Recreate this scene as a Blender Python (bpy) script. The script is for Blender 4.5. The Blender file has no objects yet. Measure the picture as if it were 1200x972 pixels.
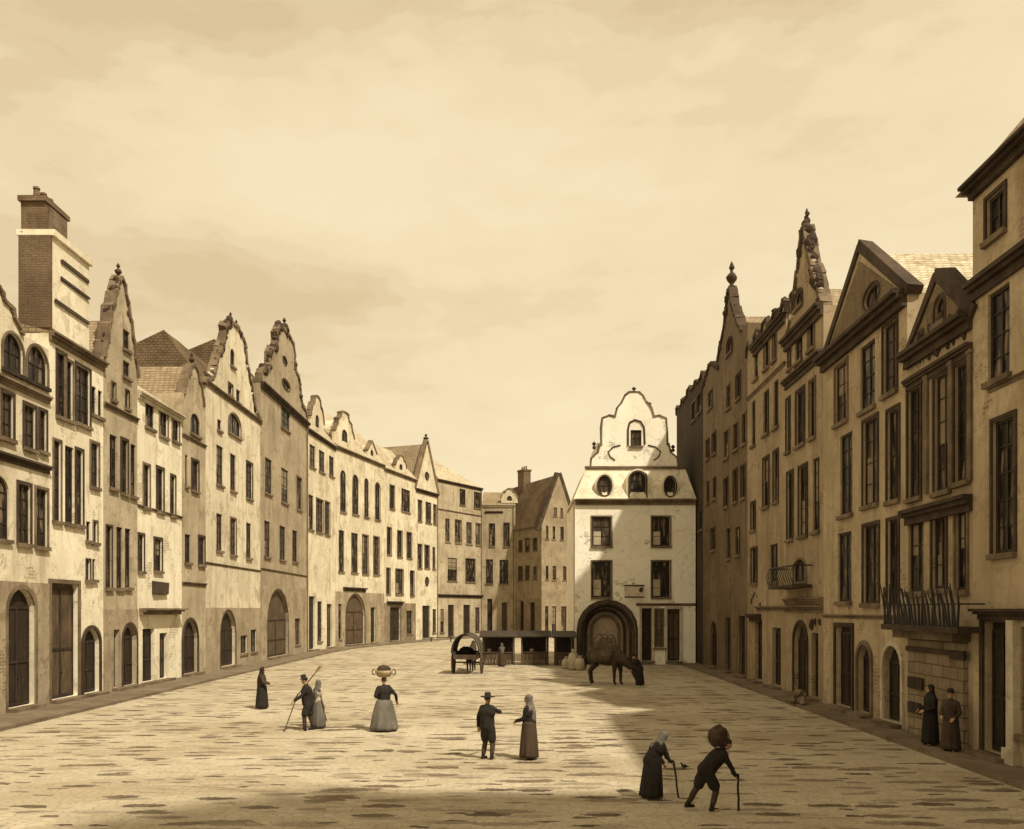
import bpy, bmesh, math, random
from mathutils import Vector, Matrix
import mathutils.noise as mnoise
from mathutils.geometry import delaunay_2d_cdt
R = math.radians
PI = math.pi
random.seed(7)
scn = bpy.context.scene
C = scn.collection

# ------------------------------------------------------------------ camera, sky, sun, exposure
EYE = 3.9; F = 1000.0; CX = 600.0; HY = 715.0
cam_d = bpy.data.cameras.new('camera'); cam = bpy.data.objects.new('camera', cam_d); C.objects.link(cam)
cam.location = (0, 0, EYE); cam.rotation_euler = (R(90), 0, 0)
cam_d.sensor_width = 36; cam_d.lens = 30; cam_d.shift_y = (HY-486)/1200.0
cam_d.clip_start = 0.1; cam_d.clip_end = 6000
scn.camera = cam

SUN_EL, SUN_BACK = 52, 44          # elevation; azimuth measured from +X towards -Y (behind the viewer)
sd = Vector((math.cos(R(SUN_EL))*math.cos(R(SUN_BACK)), -math.cos(R(SUN_EL))*math.sin(R(SUN_BACK)), math.sin(R(SUN_EL))))
sun_d = bpy.data.lights.new('sun', 'SUN'); sun = bpy.data.objects.new('sun', sun_d); C.objects.link(sun)
sun_d.energy = 5.0; sun_d.angle = R(1.6); sun_d.color = (1, .90, .70)
sun.rotation_euler = (-sd).to_track_quat('-Z', 'Y').to_euler(); sun.location = (40, -20, 60)

w = bpy.data.worlds.new('World'); scn.world = w; w.use_nodes = True
nt = w.node_tree; nt.nodes.clear()
def N(t, nt=nt, **k):
    n = nt.nodes.new(t)
    for a, b in k.items(): setattr(n, a, b)
    return n
def build_world():
    L = nt.links.new
    out = N('ShaderNodeOutputWorld'); bg = N('ShaderNodeBackground'); bg.inputs[1].default_value = 0.1
    sky = N('ShaderNodeTexSky', sky_type='NISHITA', sun_disc=False); sky.sun_elevation = R(SUN_EL); sky.sun_rotation = R(90+SUN_BACK)
    hs = N('ShaderNodeHueSaturation'); hs.inputs['Saturation'].default_value = .1; L(sky.outputs[0], hs.inputs['Color'])
    tint = N('ShaderNodeMix', data_type='RGBA', blend_type='MULTIPLY'); tint.inputs[0].default_value = 1
    L(hs.outputs[0], tint.inputs[6]); tint.inputs[7].default_value = (1.9, 1.52, .95, 1)
    tc = N('ShaderNodeTexCoord'); sep = N('ShaderNodeSeparateXYZ'); L(tc.outputs['Generated'], sep.inputs[0])
    def M(op, a, b=None, c=None):
        m = N('ShaderNodeMath', operation=op)
        for i, v in enumerate((a, b, c)):
            if v is None: continue
            if isinstance(v, (int, float)): m.inputs[i].default_value = v
            else: L(v, m.inputs[i])
        return m.outputs[0]
    az = M('ARCTAN2', sep.outputs[0], sep.outputs[1]); el = M('ARCSINE', sep.outputs[2])
    cmb = N('ShaderNodeCombineXYZ'); L(az, cmb.inputs[0]); L(M('MULTIPLY', el, 2.6), cmb.inputs[1])
    nz = N('ShaderNodeTexNoise'); nz.inputs['Scale'].default_value = 2.4; nz.inputs['Detail'].default_value = 7; nz.inputs['Roughness'].default_value = .6
    L(cmb.outputs[0], nz.inputs['Vector'])
    fine = N('ShaderNodeTexNoise'); fine.inputs['Scale'].default_value = 14; fine.inputs['Detail'].default_value = 8; L(cmb.outputs[0], fine.inputs['Vector'])
    # a bright cloud bank towards az -0.15, el 28 deg
    def blob(a0, e0, sa, se):
        da = M('DIVIDE', M('SUBTRACT', az, a0), sa); de = M('DIVIDE', M('SUBTRACT', el, e0), se)
        return M('SUBTRACT', 1.0, M('SQRT', M('ADD', M('MULTIPLY', da, da), M('MULTIPLY', de, de))))
    v = M('MULTIPLY', M('SUBTRACT', nz.outputs[0], .5), 1.8)
    v = M('ADD', v, M('MULTIPLY', M('SUBTRACT', fine.outputs[0], .5), .55))
    v = M('ADD', v, .42)
    for a0, e0, sa, se, amp in ((-.16, .47, .34, .13, .85), (.3, .36, .42, .26, .4), (.0, .14, .8, .16, .45), (-.36, .35, .26, .08, -.55), (-.5, .62, .6, .12, -.6), (.28, .66, .6, .08, -.7), (-.6, .5, .22, .3, -.3)):
        v = M('ADD', v, M('MULTIPLY', M('MAXIMUM', blob(a0, e0, sa, se), 0.), amp))
    ramp = N('ShaderNodeValToRGB'); L(v, ramp.inputs[0])
    e = ramp.color_ramp.elements
    D = (7.4, 5.7, 3.35, 1); M1 = (7.95, 6.25, 3.75, 1); M2 = (8.6, 6.95, 4.3, 1); B = (9.7, 8.15, 5.3, 1)
    e[0].position = 0; e[0].color = D; e[1].position = 1.0; e[1].color = B
    for p, c in ((.04, D), (.15, M1), (.24, M1), (.33, M2), (.44, M2), (.54, (9.1, 7.5, 4.75, 1)), (.7, (9.3, 7.7, 4.9, 1))):
        q = e.new(p); q.color = c
    mx = N('ShaderNodeMix', data_type='RGBA'); mx.inputs[0].default_value = .12
    L(ramp.outputs[0], mx.inputs[6]); L(tint.outputs[2], mx.inputs[7])
    L(mx.outputs[2], bg.inputs[0]); L(bg.outputs[0], out.inputs[0])
build_world()
scn.view_settings.view_transform = 'Standard'; scn.view_settings.look = 'None'
scn.view_settings.exposure = 0.0; scn.view_settings.gamma = 1; scn.view_settings.use_curve_mapping = False
scn.render.engine = 'CYCLES'

# ------------------------------------------------------------------ materials
def material(name, col, var=.25, scale=1.2, rough=.85, bump=.3, stain=0.0, streak=0.0, kind=None, spec=.2, bscale=14, col2=None):
    m = bpy.data.materials.new(name); m.use_nodes = True; t = m.node_tree; t.nodes.clear(); L = t.links.new
    def n(ty, **k): return N(ty, t, **k)
    out = n('ShaderNodeOutputMaterial'); b = n('ShaderNodeBsdfPrincipled'); L(b.outputs[0], out.inputs[0])
    b.inputs['Roughness'].default_value = rough; b.inputs['Specular IOR Level'].default_value = spec
    tc = n('ShaderNodeTexCoord'); oi = n('ShaderNodeObjectInfo')
    off = n('ShaderNodeVectorMath', operation='MULTIPLY_ADD'); off.inputs[1].default_value = (1, 1, 1)
    L(tc.outputs['Object'], off.inputs[0])
    sc = n('ShaderNodeVectorMath', operation='SCALE'); L(oi.outputs['Location'], sc.inputs[0]); sc.inputs['Scale'].default_value = .37; L(sc.outputs[0], off.inputs[2])
    P = off.outputs[0]
    big = n('ShaderNodeTexNoise'); big.inputs['Scale'].default_value = scale*.35; big.inputs['Detail'].default_value = 5; big.inputs['Roughness'].default_value = .62; L(P, big.inputs['Vector'])
    sm = n('ShaderNodeTexNoise'); sm.inputs['Scale'].default_value = scale*5; sm.inputs['Detail'].default_value = 7; sm.inputs['Roughness'].default_value = .7; L(P, sm.inputs['Vector'])
    def mix(fac, a, bb, mode='MIX'):
        x = n('ShaderNodeMix', data_type='RGBA', blend_type=mode)
        for s, v in ((0, fac), (6, a), (7, bb)):
            if isinstance(v, (int, float)): x.inputs[s].default_value = v
            elif isinstance(v, tuple): x.inputs[s].default_value = (*v[:3], 1)
            else: L(v, x.inputs[s])
        return x.outputs[2]
    def ramp(v, a, bb, lo=0., hi=1.):
        r = n('ShaderNodeMapRange'); L(v, r.inputs[0]); r.inputs[1].default_value = a; r.inputs[2].default_value = bb
        r.inputs[3].default_value = lo; r.inputs[4].default_value = hi; return r.outputs[0]
    dark = tuple(c*(1-var)*q for c, q in zip(col, (.97, .93, .86))); light = tuple(min(.92, c*(1+var*.35)) for c in col)
    base = mix(ramp(big.outputs[0], .38, .6), dark, light)
    base = mix(ramp(sm.outputs[0], .35, .65, 0, .8), base, tuple(c*(1-var*.8) for c in col), 'MIX') if var > 0 else base
    hgt = sm.outputs[0]
    if stain:       # blotches of damp and lime, like worn plaster
        s = n('ShaderNodeTexNoise'); s.inputs['Scale'].default_value = scale*1.1; s.inputs['Detail'].default_value = 8; s.inputs['Roughness'].default_value = .7; s.inputs['Distortion'].default_value = .6; L(P, s.inputs['Vector'])
        base = mix(ramp(s.outputs[0], .55, .6, 0, stain), base, tuple(c*q for c, q in zip(col, (.42, .37, .3))))
        s2 = n('ShaderNodeTexNoise'); s2.inputs['Scale'].default_value = scale*9; s2.inputs['Detail'].default_value = 4; L(P, s2.inputs['Vector'])
        base = mix(ramp(s2.outputs[0], .68, .72, 0, min(1, stain*1.5)), base, (.05, .035, .025))
    if streak:
        mp = n('ShaderNodeMapping'); mp.inputs['Scale'].default_value = (1.7, 1.7, .2); L(P, mp.inputs[0])
        s = n('ShaderNodeTexNoise'); s.inputs['Scale'].default_value = 1.2; s.inputs['Detail'].default_value = 6; L(mp.outputs[0], s.inputs['Vector'])
        base = mix(ramp(s.outputs[0], .5, .68, 0, streak), base, tuple(c*q for c, q in zip(col, (.45, .4, .33))))
    if kind is None and ('plaster' in name or 'shopfront' in name or 'limewash' in name):     # plaster fallen away from the brick in places
        pb = n('ShaderNodeTexBrick'); sp_ = n('ShaderNodeSeparateXYZ'); L(tc.outputs['Object'], sp_.inputs[0]); a_ = n('ShaderNodeMath', operation='ADD'); L(sp_.outputs[0], a_.inputs[0]); L(sp_.outputs[1], a_.inputs[1])
        c_ = n('ShaderNodeCombineXYZ'); L(a_.outputs[0], c_.inputs[0]); L(sp_.outputs[2], c_.inputs[1]); L(c_.outputs[0], pb.inputs['Vector'])
        pb.inputs['Scale'].default_value = 1; pb.inputs['Brick Width'].default_value = .34; pb.inputs['Row Height'].default_value = .13; pb.inputs['Mortar Size'].default_value = .02
        pb.inputs['Color1'].default_value = (*[c*q for c, q in zip(col, (.5, .44, .36))], 1); pb.inputs['Color2'].default_value = (*[c*q for c, q in zip(col, (.36, .31, .25))], 1); pb.inputs['Mortar'].default_value = (*[c*.8 for c in col], 1)
        pm = n('ShaderNodeTexNoise'); pm.inputs['Scale'].default_value = .55; pm.inputs['Detail'].default_value = 9; pm.inputs['Roughness'].default_value = .72; L(P, pm.inputs['Vector'])
        base = mix(ramp(pm.outputs[0], .585, .6, 0, .8), base, pb.outputs[0])
        ck = n('ShaderNodeTexVoronoi', feature='DISTANCE_TO_EDGE'); ck.inputs['Scale'].default_value = .55; cw = n('ShaderNodeVectorMath', operation='MULTIPLY_ADD'); L(sm.outputs['Color'], cw.inputs[0]); cw.inputs[1].default_value = (.5, .5, .5); L(P, cw.inputs[2]); L(cw.outputs[0], ck.inputs['Vector'])
        base = mix(ramp(ck.outputs['Distance'], 0, .012, .5, 0), base, tuple(c*.3 for c in col))
    if kind in ('brick', 'stone', 'tile'):
        br = n('ShaderNodeTexBrick')
        sep = n('ShaderNodeSeparateXYZ'); L(tc.outputs['Object'], sep.inputs[0])
        ad = n('ShaderNodeMath', operation='ADD'); L(sep.outputs[0], ad.inputs[0]); L(sep.outputs[1], ad.inputs[1])
        cb = n('ShaderNodeCombineXYZ')
        L(ad.outputs[0], cb.inputs[0]); L(sep.outputs[2], cb.inputs[1])
        wob = n('ShaderNodeTexNoise'); wob.inputs['Scale'].default_value = 1.3; L(P, wob.inputs['Vector'])
        wv = n('ShaderNodeVectorMath', operation='MULTIPLY_ADD'); L(wob.outputs['Color'], wv.inputs[0]); wv.inputs[1].default_value = (.18, .12, 0); L(cb.outputs[0], wv.inputs[2])
        L(wv.outputs[0], br.inputs['Vector'])
        bw, rh, ms = {'brick': (.3, .1, .012), 'stone': (.75, .34, .02), 'tile': (.3, .17, .02)}[kind]
        br.inputs['Scale'].default_value = 1; br.inputs['Brick Width'].default_value = bw; br.inputs['Row Height'].default_value = rh; br.inputs['Mortar Size'].default_value = ms
        br.inputs['Color1'].default_value = (1, 1, 1, 1); br.inputs['Color2'].default_value = (.72, .68, .6, 1); br.inputs['Mortar'].default_value = (.35, .3, .24, 1)
        base = mix(.8 if kind != 'brick' else .55, base, br.outputs['Color'], 'MULTIPLY')
        hgt = br.outputs['Fac']
    if kind == 'wood':
        mp = n('ShaderNodeMapping'); mp.inputs['Scale'].default_value = (9, 9, .6); L(P, mp.inputs[0])
        s = n('ShaderNodeTexNoise'); s.inputs['Scale'].default_value = 2; s.inputs['Detail'].default_value = 5; L(mp.outputs[0], s.inputs['Vector'])
        base = mix(ramp(s.outputs[0], .4, .62), base, tuple(c*.35 for c in col)); hgt = s.outputs[0]
    if kind == 'glass':
        mp = n('ShaderNodeMapping'); mp.inputs['Scale'].default_value = (3.2, 3.2, .7); L(P, mp.inputs[0])
        s = n('ShaderNodeTexNoise'); s.inputs['Scale'].default_value = 1.5; s.inputs['Detail'].default_value = 4; L(mp.outputs[0], s.inputs['Vector'])
        base = mix(ramp(s.outputs[0], .52, .66), base, (.20, .15, .095))
        base = mix(ramp(oi.outputs['Random'], .45, 1, 0, .75), base, (.10, .075, .05))  # some panes lightened in colour to stand for reflection
        hgt = s.outputs[0]
    L(base, b.inputs['Base Color'])
    bp = n('ShaderNodeBump'); bp.inputs['Strength'].default_value = bump; bp.inputs['Distance'].default_value = .03
    if kind in ('brick', 'stone', 'tile'): bp.invert = True
    L(hgt, bp.inputs['Height']); L(bp.outputs[0], b.inputs['Normal'])
    return m

cream = material('cream plaster', (.70, .635, .49), .24, 1.0, stain=.45, streak=.45)
paper = material('pale limewash', (.82, .76, .61), .18, .9, stain=.38, streak=.3)
tan   = material('tan plaster', (.47, .40, .29), .28, 1.1, stain=.45, streak=.4)
tan2  = material('grey tan plaster', (.40, .335, .24), .3, 1.2, stain=.35, streak=.4)
brown_w = material('brown plaster', (.33, .27, .185), .3, 1.2, stain=.35, streak=.4)
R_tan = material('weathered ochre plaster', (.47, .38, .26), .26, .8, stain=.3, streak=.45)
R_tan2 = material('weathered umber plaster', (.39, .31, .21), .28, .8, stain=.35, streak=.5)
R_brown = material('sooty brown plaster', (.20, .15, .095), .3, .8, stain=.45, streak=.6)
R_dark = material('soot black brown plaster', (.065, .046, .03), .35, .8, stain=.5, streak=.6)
white_w = material('white plaster', (.93, .89, .79), .06, .8, stain=.12, streak=.08)
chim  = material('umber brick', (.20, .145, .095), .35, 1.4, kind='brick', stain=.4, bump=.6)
rough_stone = material('rough stone masonry', (.33, .27, .19), .3, 1.2, kind='stone', stain=.4, bump=.8)
roof_d = material('umber roof tiles', (.20, .145, .09), .35, 1.6, kind='tile', stain=.4, bump=.8)
roof_p = material('pale roof tiles', (.64, .57, .44), .25, 1.4, kind='tile', stain=.5, bump=.5)  # sunlight on these roofs is put into the pale tile colour
roof_m = material('tan roof tiles', (.40, .32, .22), .25, 1.4, kind='tile', stain=.3, bump=.7)
trim_d = material('dark weathered stone', (.085, .06, .042), .5, 3, stain=.4, bump=.8)
trim_b = material('brown stone trim', (.22, .165, .11), .5, 3, stain=.5, bump=.8)
trim_l = material('pale stone trim', (.62, .55, .43), .35, 3, stain=.5, bump=.7)
frame_d = material('dark brown painted wood', (.06, .042, .03), .4, 5, rough=.6, kind='wood')
frame_l = material('tan painted wood', (.34, .27, .18), .3, 5, rough=.6, kind='wood')
glass = material('old dark window glass', (.022, .017, .014), .5, 2, rough=.35, bump=.12, kind='glass', spec=.25)
door_m = material('dark oak boards', (.052, .036, .024), .4, 4, rough=.7, kind='wood', bump=.6)
door_b = material('brown oak boards', (.15, .105, .065), .4, 4, rough=.7, kind='wood', bump=.6)
iron = material('black iron', (.02, .018, .016), .3, 6, rough=.5, spec=.4)
wood = material('weathered timber', (.14, .10, .065), .4, 4, kind='wood', bump=.6)
curtain_m = material('dingy curtain cloth', (.26, .21, .145), .3, 4, stain=.2)
canvas = material('grubby canvas', (.42, .35, .25), .35, 3, stain=.3)
load_m = material('dirty brown canvas', (.12, .092, .062), .4, 3, stain=.4)
straw = material('pale wicker', (.48, .38, .23), .4, 9, bump=.9)
cloth_k = material('black woollen cloth', (.028, .023, .02), .4, 4, bump=.3)
cloth_b = material('dark brown cloth', (.07, .048, .032), .4, 4, bump=.3)
cloth_g = material('grey blue cloth', (.16, .145, .125), .4, 4, bump=.3)
cloth_l = material('faded linen', (.52, .45, .34), .3, 4, bump=.3)
skin = material('skin', (.42, .27, .17), .1, 4, bump=.05, rough=.6)
hide = material('dark horse hide', (.05, .035, .025), .3, 3, rough=.6, bump=.1)
hide_b = material('dun horse hide', (.20, .145, .09), .3, 3, rough=.6, bump=.1)
arch_in = material('mottled grey brown plaster', (.46, .38, .28), .4, 1.2, stain=.4)

facing_a = material('tan grimy shopfront', (.40, .33, .235), .35, 1.6, stain=.6, streak=.5)
facing_b = material('brown grimy shopfront', (.30, .24, .165), .4, 1.6, stain=.6, streak=.5)
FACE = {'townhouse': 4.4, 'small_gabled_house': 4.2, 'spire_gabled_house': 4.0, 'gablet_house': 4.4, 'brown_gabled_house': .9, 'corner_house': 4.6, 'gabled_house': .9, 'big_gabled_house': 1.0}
def ground_material():
    m = bpy.data.materials.new('worn street paving'); m.use_nodes = True; t = m.node_tree; t.nodes.clear(); L = t.links.new
    def n(ty, **k): return N(ty, t, **k)
    out = n('ShaderNodeOutputMaterial'); b = n('ShaderNodeBsdfPrincipled'); L(b.outputs[0], out.inputs[0])
    b.inputs['Roughness'].default_value = .9; b.inputs['Specular IOR Level'].default_value = .1
    tc = n('ShaderNodeTexCoord'); P = tc.outputs['Object']
    def noise(s, d=6, sc=(1, 1, 1), r=.65, dist=0):
        mp = n('ShaderNodeMapping'); mp.inputs['Scale'].default_value = sc; L(P, mp.inputs[0])
        x = n('ShaderNodeTexNoise'); x.inputs['Scale'].default_value = s; x.inputs['Detail'].default_value = d; x.inputs['Roughness'].default_value = r; x.inputs['Distortion'].default_value = dist
        L(mp.outputs[0], x.inputs['Vector']); return x
    def mr(v, a, bb, lo=0., hi=1.):
        r = n('ShaderNodeMapRange'); L(v, r.inputs[0]); r.inputs[1].default_value = a; r.inputs[2].default_value = bb
        r.inputs[3].default_value = lo; r.inputs[4].default_value = hi; return r.outputs[0]
    def mix(fac, a, bb, mode='MIX'):
        x = n('ShaderNodeMix', data_type='RGBA', blend_type=mode)
        for s, v in ((0, fac), (6, a), (7, bb)):
            if isinstance(v, (int, float)): x.inputs[s].default_value = v
            elif isinstance(v, tuple): x.inputs[s].default_value = (*v[:3], 1)
            else: L(v, x.inputs[s])
        return x.outputs[2]
    def mth(op, a, bb):
        x = n('ShaderNodeMath', operation=op)
        for i, v in enumerate((a, bb)):
            if isinstance(v, (int, float)): x.inputs[i].default_value = v
            else: L(v, x.inputs[i])
        return x.outputs[0]
    base = mix(mr(noise(.25, 5, (.6, 1, 1)).outputs[0], .35, .65), (.42, .365, .265), (.55, .49, .375))
    base = mix(mr(noise(.22, 8, (.4, 1, 1), .72, .6).outputs[0], .53, .56, 0, .6), base, (.34, .275, .185))
    base = mix(mr(noise(.6, 8, (.3, 1.2, 1), .75, .8).outputs[0], .60, .63, 0, .7), base, (.20, .155, .10))
    base = mix(mr(noise(9, 6).outputs[0], .4, .7, 0, .5), base, (.36, .295, .205))
    hs = None
    # long dark flags and puddled joints lying across the street
    for (sx, sy, w0, th, col, off, fac) in ((.9, 1.5, .27, .60, (.085, .06, .04), 0, 1.0), (.55, 1.1, .24, .66, (.15, .11, .075), 31.7, .8), (1.7, 3.0, .28, .78, (.07, .055, .042), 77.3, 1.0), (.7, 1.9, .24, .68, (.24, .20, .155), 11.3, .8)):
        mp = n('ShaderNodeMapping'); mp.inputs['Scale'].default_value = (sx, sy, 1); mp.inputs['Location'].default_value = (off, off*.7, 0)
        wv = n('ShaderNodeVectorMath', operation='MULTIPLY_ADD'); L(noise(1.6, 4).outputs['Color'], wv.inputs[0]); wv.inputs[1].default_value = (.5, .3, 0); L(P, wv.inputs[2])
        L(wv.outputs[0], mp.inputs[0])
        vo = n('ShaderNodeTexVoronoi', voronoi_dimensions='2D'); vo.inputs['Scale'].default_value = 1; L(mp.outputs[0], vo.inputs['Vector'])
        # elongate inside the cell: distance to feature point with x damped
        sb = n('ShaderNodeVectorMath', operation='SUBTRACT'); L(mp.outputs[0], sb.inputs[0]); L(vo.outputs['Position'], sb.inputs[1])
        ml = n('ShaderNodeVectorMath', operation='MULTIPLY'); L(sb.outputs[0], ml.inputs[0]); ml.inputs[1].default_value = (.66, 1.2, 0)
        ln = n('ShaderNodeVectorMath', operation='LENGTH'); L(ml.outputs[0], ln.inputs[0])
        near = mr(mth('ADD', ln.outputs['Value'], mr(noise(7, 3).outputs[0], .3, .7, -.06, .06)), w0-.03, w0, 1, 0)
        sp = n('ShaderNodeSeparateColor'); L(vo.outputs['Color'], sp.inputs[0])
        on = mr(sp.outputs[0], th, th+.02)
        f = mth('MULTIPLY', mth('MULTIPLY', near, on), mth('MULTIPLY', sp.outputs[1], fac))
        f = mth('MINIMUM', mth('MULTIPLY', f, 1.6), .92)
        base = mix(f, base, col)
        hs = f if hs is None else mth('ADD', hs, f)
    L(base, b.inputs['Base Color'])
    bp = n('ShaderNodeBump'); bp.inputs['Strength'].default_value = .5; bp.inputs['Distance'].default_value = .05
    cb = n('ShaderNodeTexVoronoi', voronoi_dimensions='2D', feature='DISTANCE_TO_EDGE'); cb.inputs['Scale'].default_value = 5.5; cmp_ = n('ShaderNodeMapping'); cmp_.inputs['Scale'].default_value = (.75, 1.25, 1); L(P, cmp_.inputs[0]); L(cmp_.outputs[0], cb.inputs['Vector'])
    jt = mr(cb.outputs['Distance'], 0, .09, 1, 0)
    cc = n('ShaderNodeTexVoronoi', voronoi_dimensions='2D'); cc.inputs['Scale'].default_value = 5.5; L(cmp_.outputs[0], cc.inputs['Vector']); sc_ = n('ShaderNodeSeparateColor'); L(cc.outputs['Color'], sc_.inputs[0])
    base = mix(mth('MULTIPLY', jt, .32), base, (.22, .17, .11)); base = mix(mr(sc_.outputs[0], .55, .6, 0, .22), base, (.30, .24, .165))
    L(base, b.inputs['Base Color'])
    hs = mth('ADD', hs, mth('MULTIPLY', jt, .8))
    h = mth('SUBTRACT', mr(noise(5, 6).outputs[0], 0, 1), hs); L(h, bp.inputs['Height']); L(bp.outputs[0], b.inputs['Normal'])
    return m
street = ground_material()
pave_m = material('pavement slabs', (.21, .165, .115), .35, 1.6, stain=.45, bump=.8)

# ------------------------------------------------------------------ mesh helpers
def link(name, bm, mat, parent=None, smooth=False):
    me = bpy.data.meshes.new(name)
    bmesh.ops.recalc_face_normals(bm, faces=bm.faces)
    bm.to_mesh(me); bm.free()
    if mat: me.materials.append(mat)
    if smooth:
        for p in me.polygons: p.use_smooth = True
    o = bpy.data.objects.new(name, me); C.objects.link(o)
    if parent: o.parent = parent
    return o
def tag(o, label=None, cat=None, group=None, kind=None):
    if label: o['label'] = label
    if cat: o['category'] = cat
    if group: o['group'] = group
    if kind: o['kind'] = kind
    return o
def empty(name, loc, rz=0):
    o = bpy.data.objects.new(name, None); C.objects.link(o); o.location = loc; o.rotation_euler = (0, 0, rz); o.empty_display_size = .3; return o
def box(bm, x0, x1, y0, y1, z0, z1, jit=0):
    vs = [bm.verts.new((x+random.uniform(-jit, jit), y+random.uniform(-jit, jit), z+random.uniform(-jit, jit))) for z in (z0, z1) for x, y in ((x0, y0), (x1, y0), (x1, y1), (x0, y1))]
    for f in ((3, 2, 1, 0), (4, 5, 6, 7), (0, 1, 5, 4), (1, 2, 6, 5), (2, 3, 7, 6), (3, 0, 4, 7)): bm.faces.new([vs[i] for i in f])
def BM(): return bmesh.new()
def tube(bm, pts, rad, seg=8, closed=False):
    pts = [Vector(p) for p in pts]; n = len(pts); rings = []
    if isinstance(rad, (int, float)): rad = [rad]*n
    up = None
    for i, p in enumerate(pts):
        a = pts[(i-1) % n] if (closed or i > 0) else p; b = pts[(i+1) % n] if (closed or i < n-1) else p
        d = (b-a).normalized()
        if up is None: up = Vector((0, 0, 1)) if abs(d.z) < .9 else Vector((1, 0, 0))
        s = d.cross(up)
        if s.length < 1e-4: s = d.cross(Vector((.3, 1, .2)))
        s.normalize(); t = s.cross(d); up = t
        rings.append([bm.verts.new(p+(s*math.cos(k*2*PI/seg)+t*math.sin(k*2*PI/seg))*rad[i]) for k in range(seg)])
    for i in range(n if closed else n-1):
        A, B = rings[i], rings[(i+1) % n]
        for k in range(seg): bm.faces.new((A[k], A[(k+1) % seg], B[(k+1) % seg], B[k]))
    if not closed: bm.faces.new(rings[0][::-1]); bm.faces.new(rings[-1])
def lathe(bm, prof, seg=16, c=(0, 0, 0), jit=0, cap=True):
    c = Vector(c); rings = []
    for r, z in prof:
        rings.append([bm.verts.new(c+Vector((r*(1+random.uniform(-jit, jit))*math.cos(k*2*PI/seg), r*(1+random.uniform(-jit, jit))*math.sin(k*2*PI/seg), z))) for k in range(seg)])
    for A, B in zip(rings, rings[1:]):
        for k in range(seg): bm.faces.new((A[k], A[(k+1) % seg], B[(k+1) % seg], B[k]))
    if cap: bm.faces.new(rings[0][::-1]); bm.faces.new(rings[-1])
def blobv(bm, c, r, jit=.15, sub=2):
    g = bmesh.ops.create_icosphere(bm, subdivisions=sub, radius=1)
    for v in g['verts']:
        k = 1+random.uniform(-jit, jit); v.co = Vector((v.co.x*r[0]*k+c[0], v.co.y*r[1]*k+c[1], v.co.z*r[2]*k+c[2]))

def poly_slab(bm, outer, holes, y0, y1):
    """outline in (x, z) with holes, between depths y0 (front) and y1 (back)"""
    V = []; E = []
    for loop in [outer]+holes:
        s = len(V); V += [Vector(p) for p in loop]; E += [(s+i, s+(i+1) % len(loop)) for i in range(len(loop))]
    co, ed, fa, _, _, _ = delaunay_2d_cdt(V, E, [], 1, 1e-5)
    def inside(p, loop):
        c = False; j = len(loop)-1
        for i in range(len(loop)):
            xi, yi = loop[i]; xj, yj = loop[j]
            if (yi > p[1]) != (yj > p[1]) and p[0] < (xj-xi)*(p[1]-yi)/(yj-yi)+xi: c = not c
            j = i
        return c
    A = [bm.verts.new((c.x, y0, c.y)) for c in co]; B = [bm.verts.new((c.x, y1, c.y)) for c in co]
    cnt = {}
    for f in fa:
        ctr = sum((co[i] for i in f), Vector((0, 0)))/len(f)
        if not inside(ctr, outer) or any(inside(ctr, h) for h in holes): continue
        bm.faces.new([A[i] for i in f]); bm.faces.new([B[i] for i in f][::-1])
        for i in range(len(f)):
            a, b = f[i], f[(i+1) % len(f)]; k = (min(a, b), max(a, b)); cnt[k] = cnt.get(k, 0)+1
    for (a, b), c in cnt.items():
        if c == 1: bm.faces.new((A[a], A[b], B[b], B[a]))
    for v in [v for v in A+B if not v.link_faces]: bm.verts.remove(v)

def ring(bm, outl, inn, y0, y1):
    n = len(outl); v = [[bm.verts.new((p[0], y, p[1])) for p in L_] for L_, y in ((outl, y0), (inn, y0), (inn, y1), (outl, y1))]
    for a in range(4):
        A, B = v[a], v[(a+1) % 4]
        for k in range(n): bm.faces.new((A[k], A[(k+1) % n], B[(k+1) % n], B[k]))
def opening(u0, u1, z0, z1, style):
    if style == 'arch':
        r = (u1-u0)/2; c = (u0+u1)/2; rz = min(r, (z1-z0)*.5); zc = z1-rz
        return [(u0, z0), (u1, z0)]+[(c+r*math.cos(a), zc+rz*math.sin(a)) for a in [PI*i/10 for i in range(0, 11)]]
    if style == 'round':
        c = (u0+u1)/2; cz = (z0+z1)/2
        return [(c+(u1-u0)/2*math.cos(a), cz+(z1-z0)/2*math.sin(a)) for a in [2*PI*i/16 for i in range(16)]]
    if style == 'point':
        c = (u0+u1)/2; h = min((u1-u0)*.75, (z1-z0)*.5)
        return [(u0, z0), (u1, z0), (u1, z1-h), (u1-(u1-u0)*.16, z1-h*.45), (c, z1), (u0+(u1-u0)*.16, z1-h*.45), (u0, z1-h)]
    return [(u0, z0), (u1, z0), (u1, z1), (u0, z1)]
def shrink(L_, d, u0, u1, z0, z1):
    c = ((u0+u1)/2, (z0+z1)/2); sx = max(.2, 1-2*d/(u1-u0)); sz = max(.2, 1-2*d/(z1-z0))
    return [(c[0]+(p[0]-c[0])*sx, c[1]+(p[1]-c[1])*sz) for p in L_]

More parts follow.
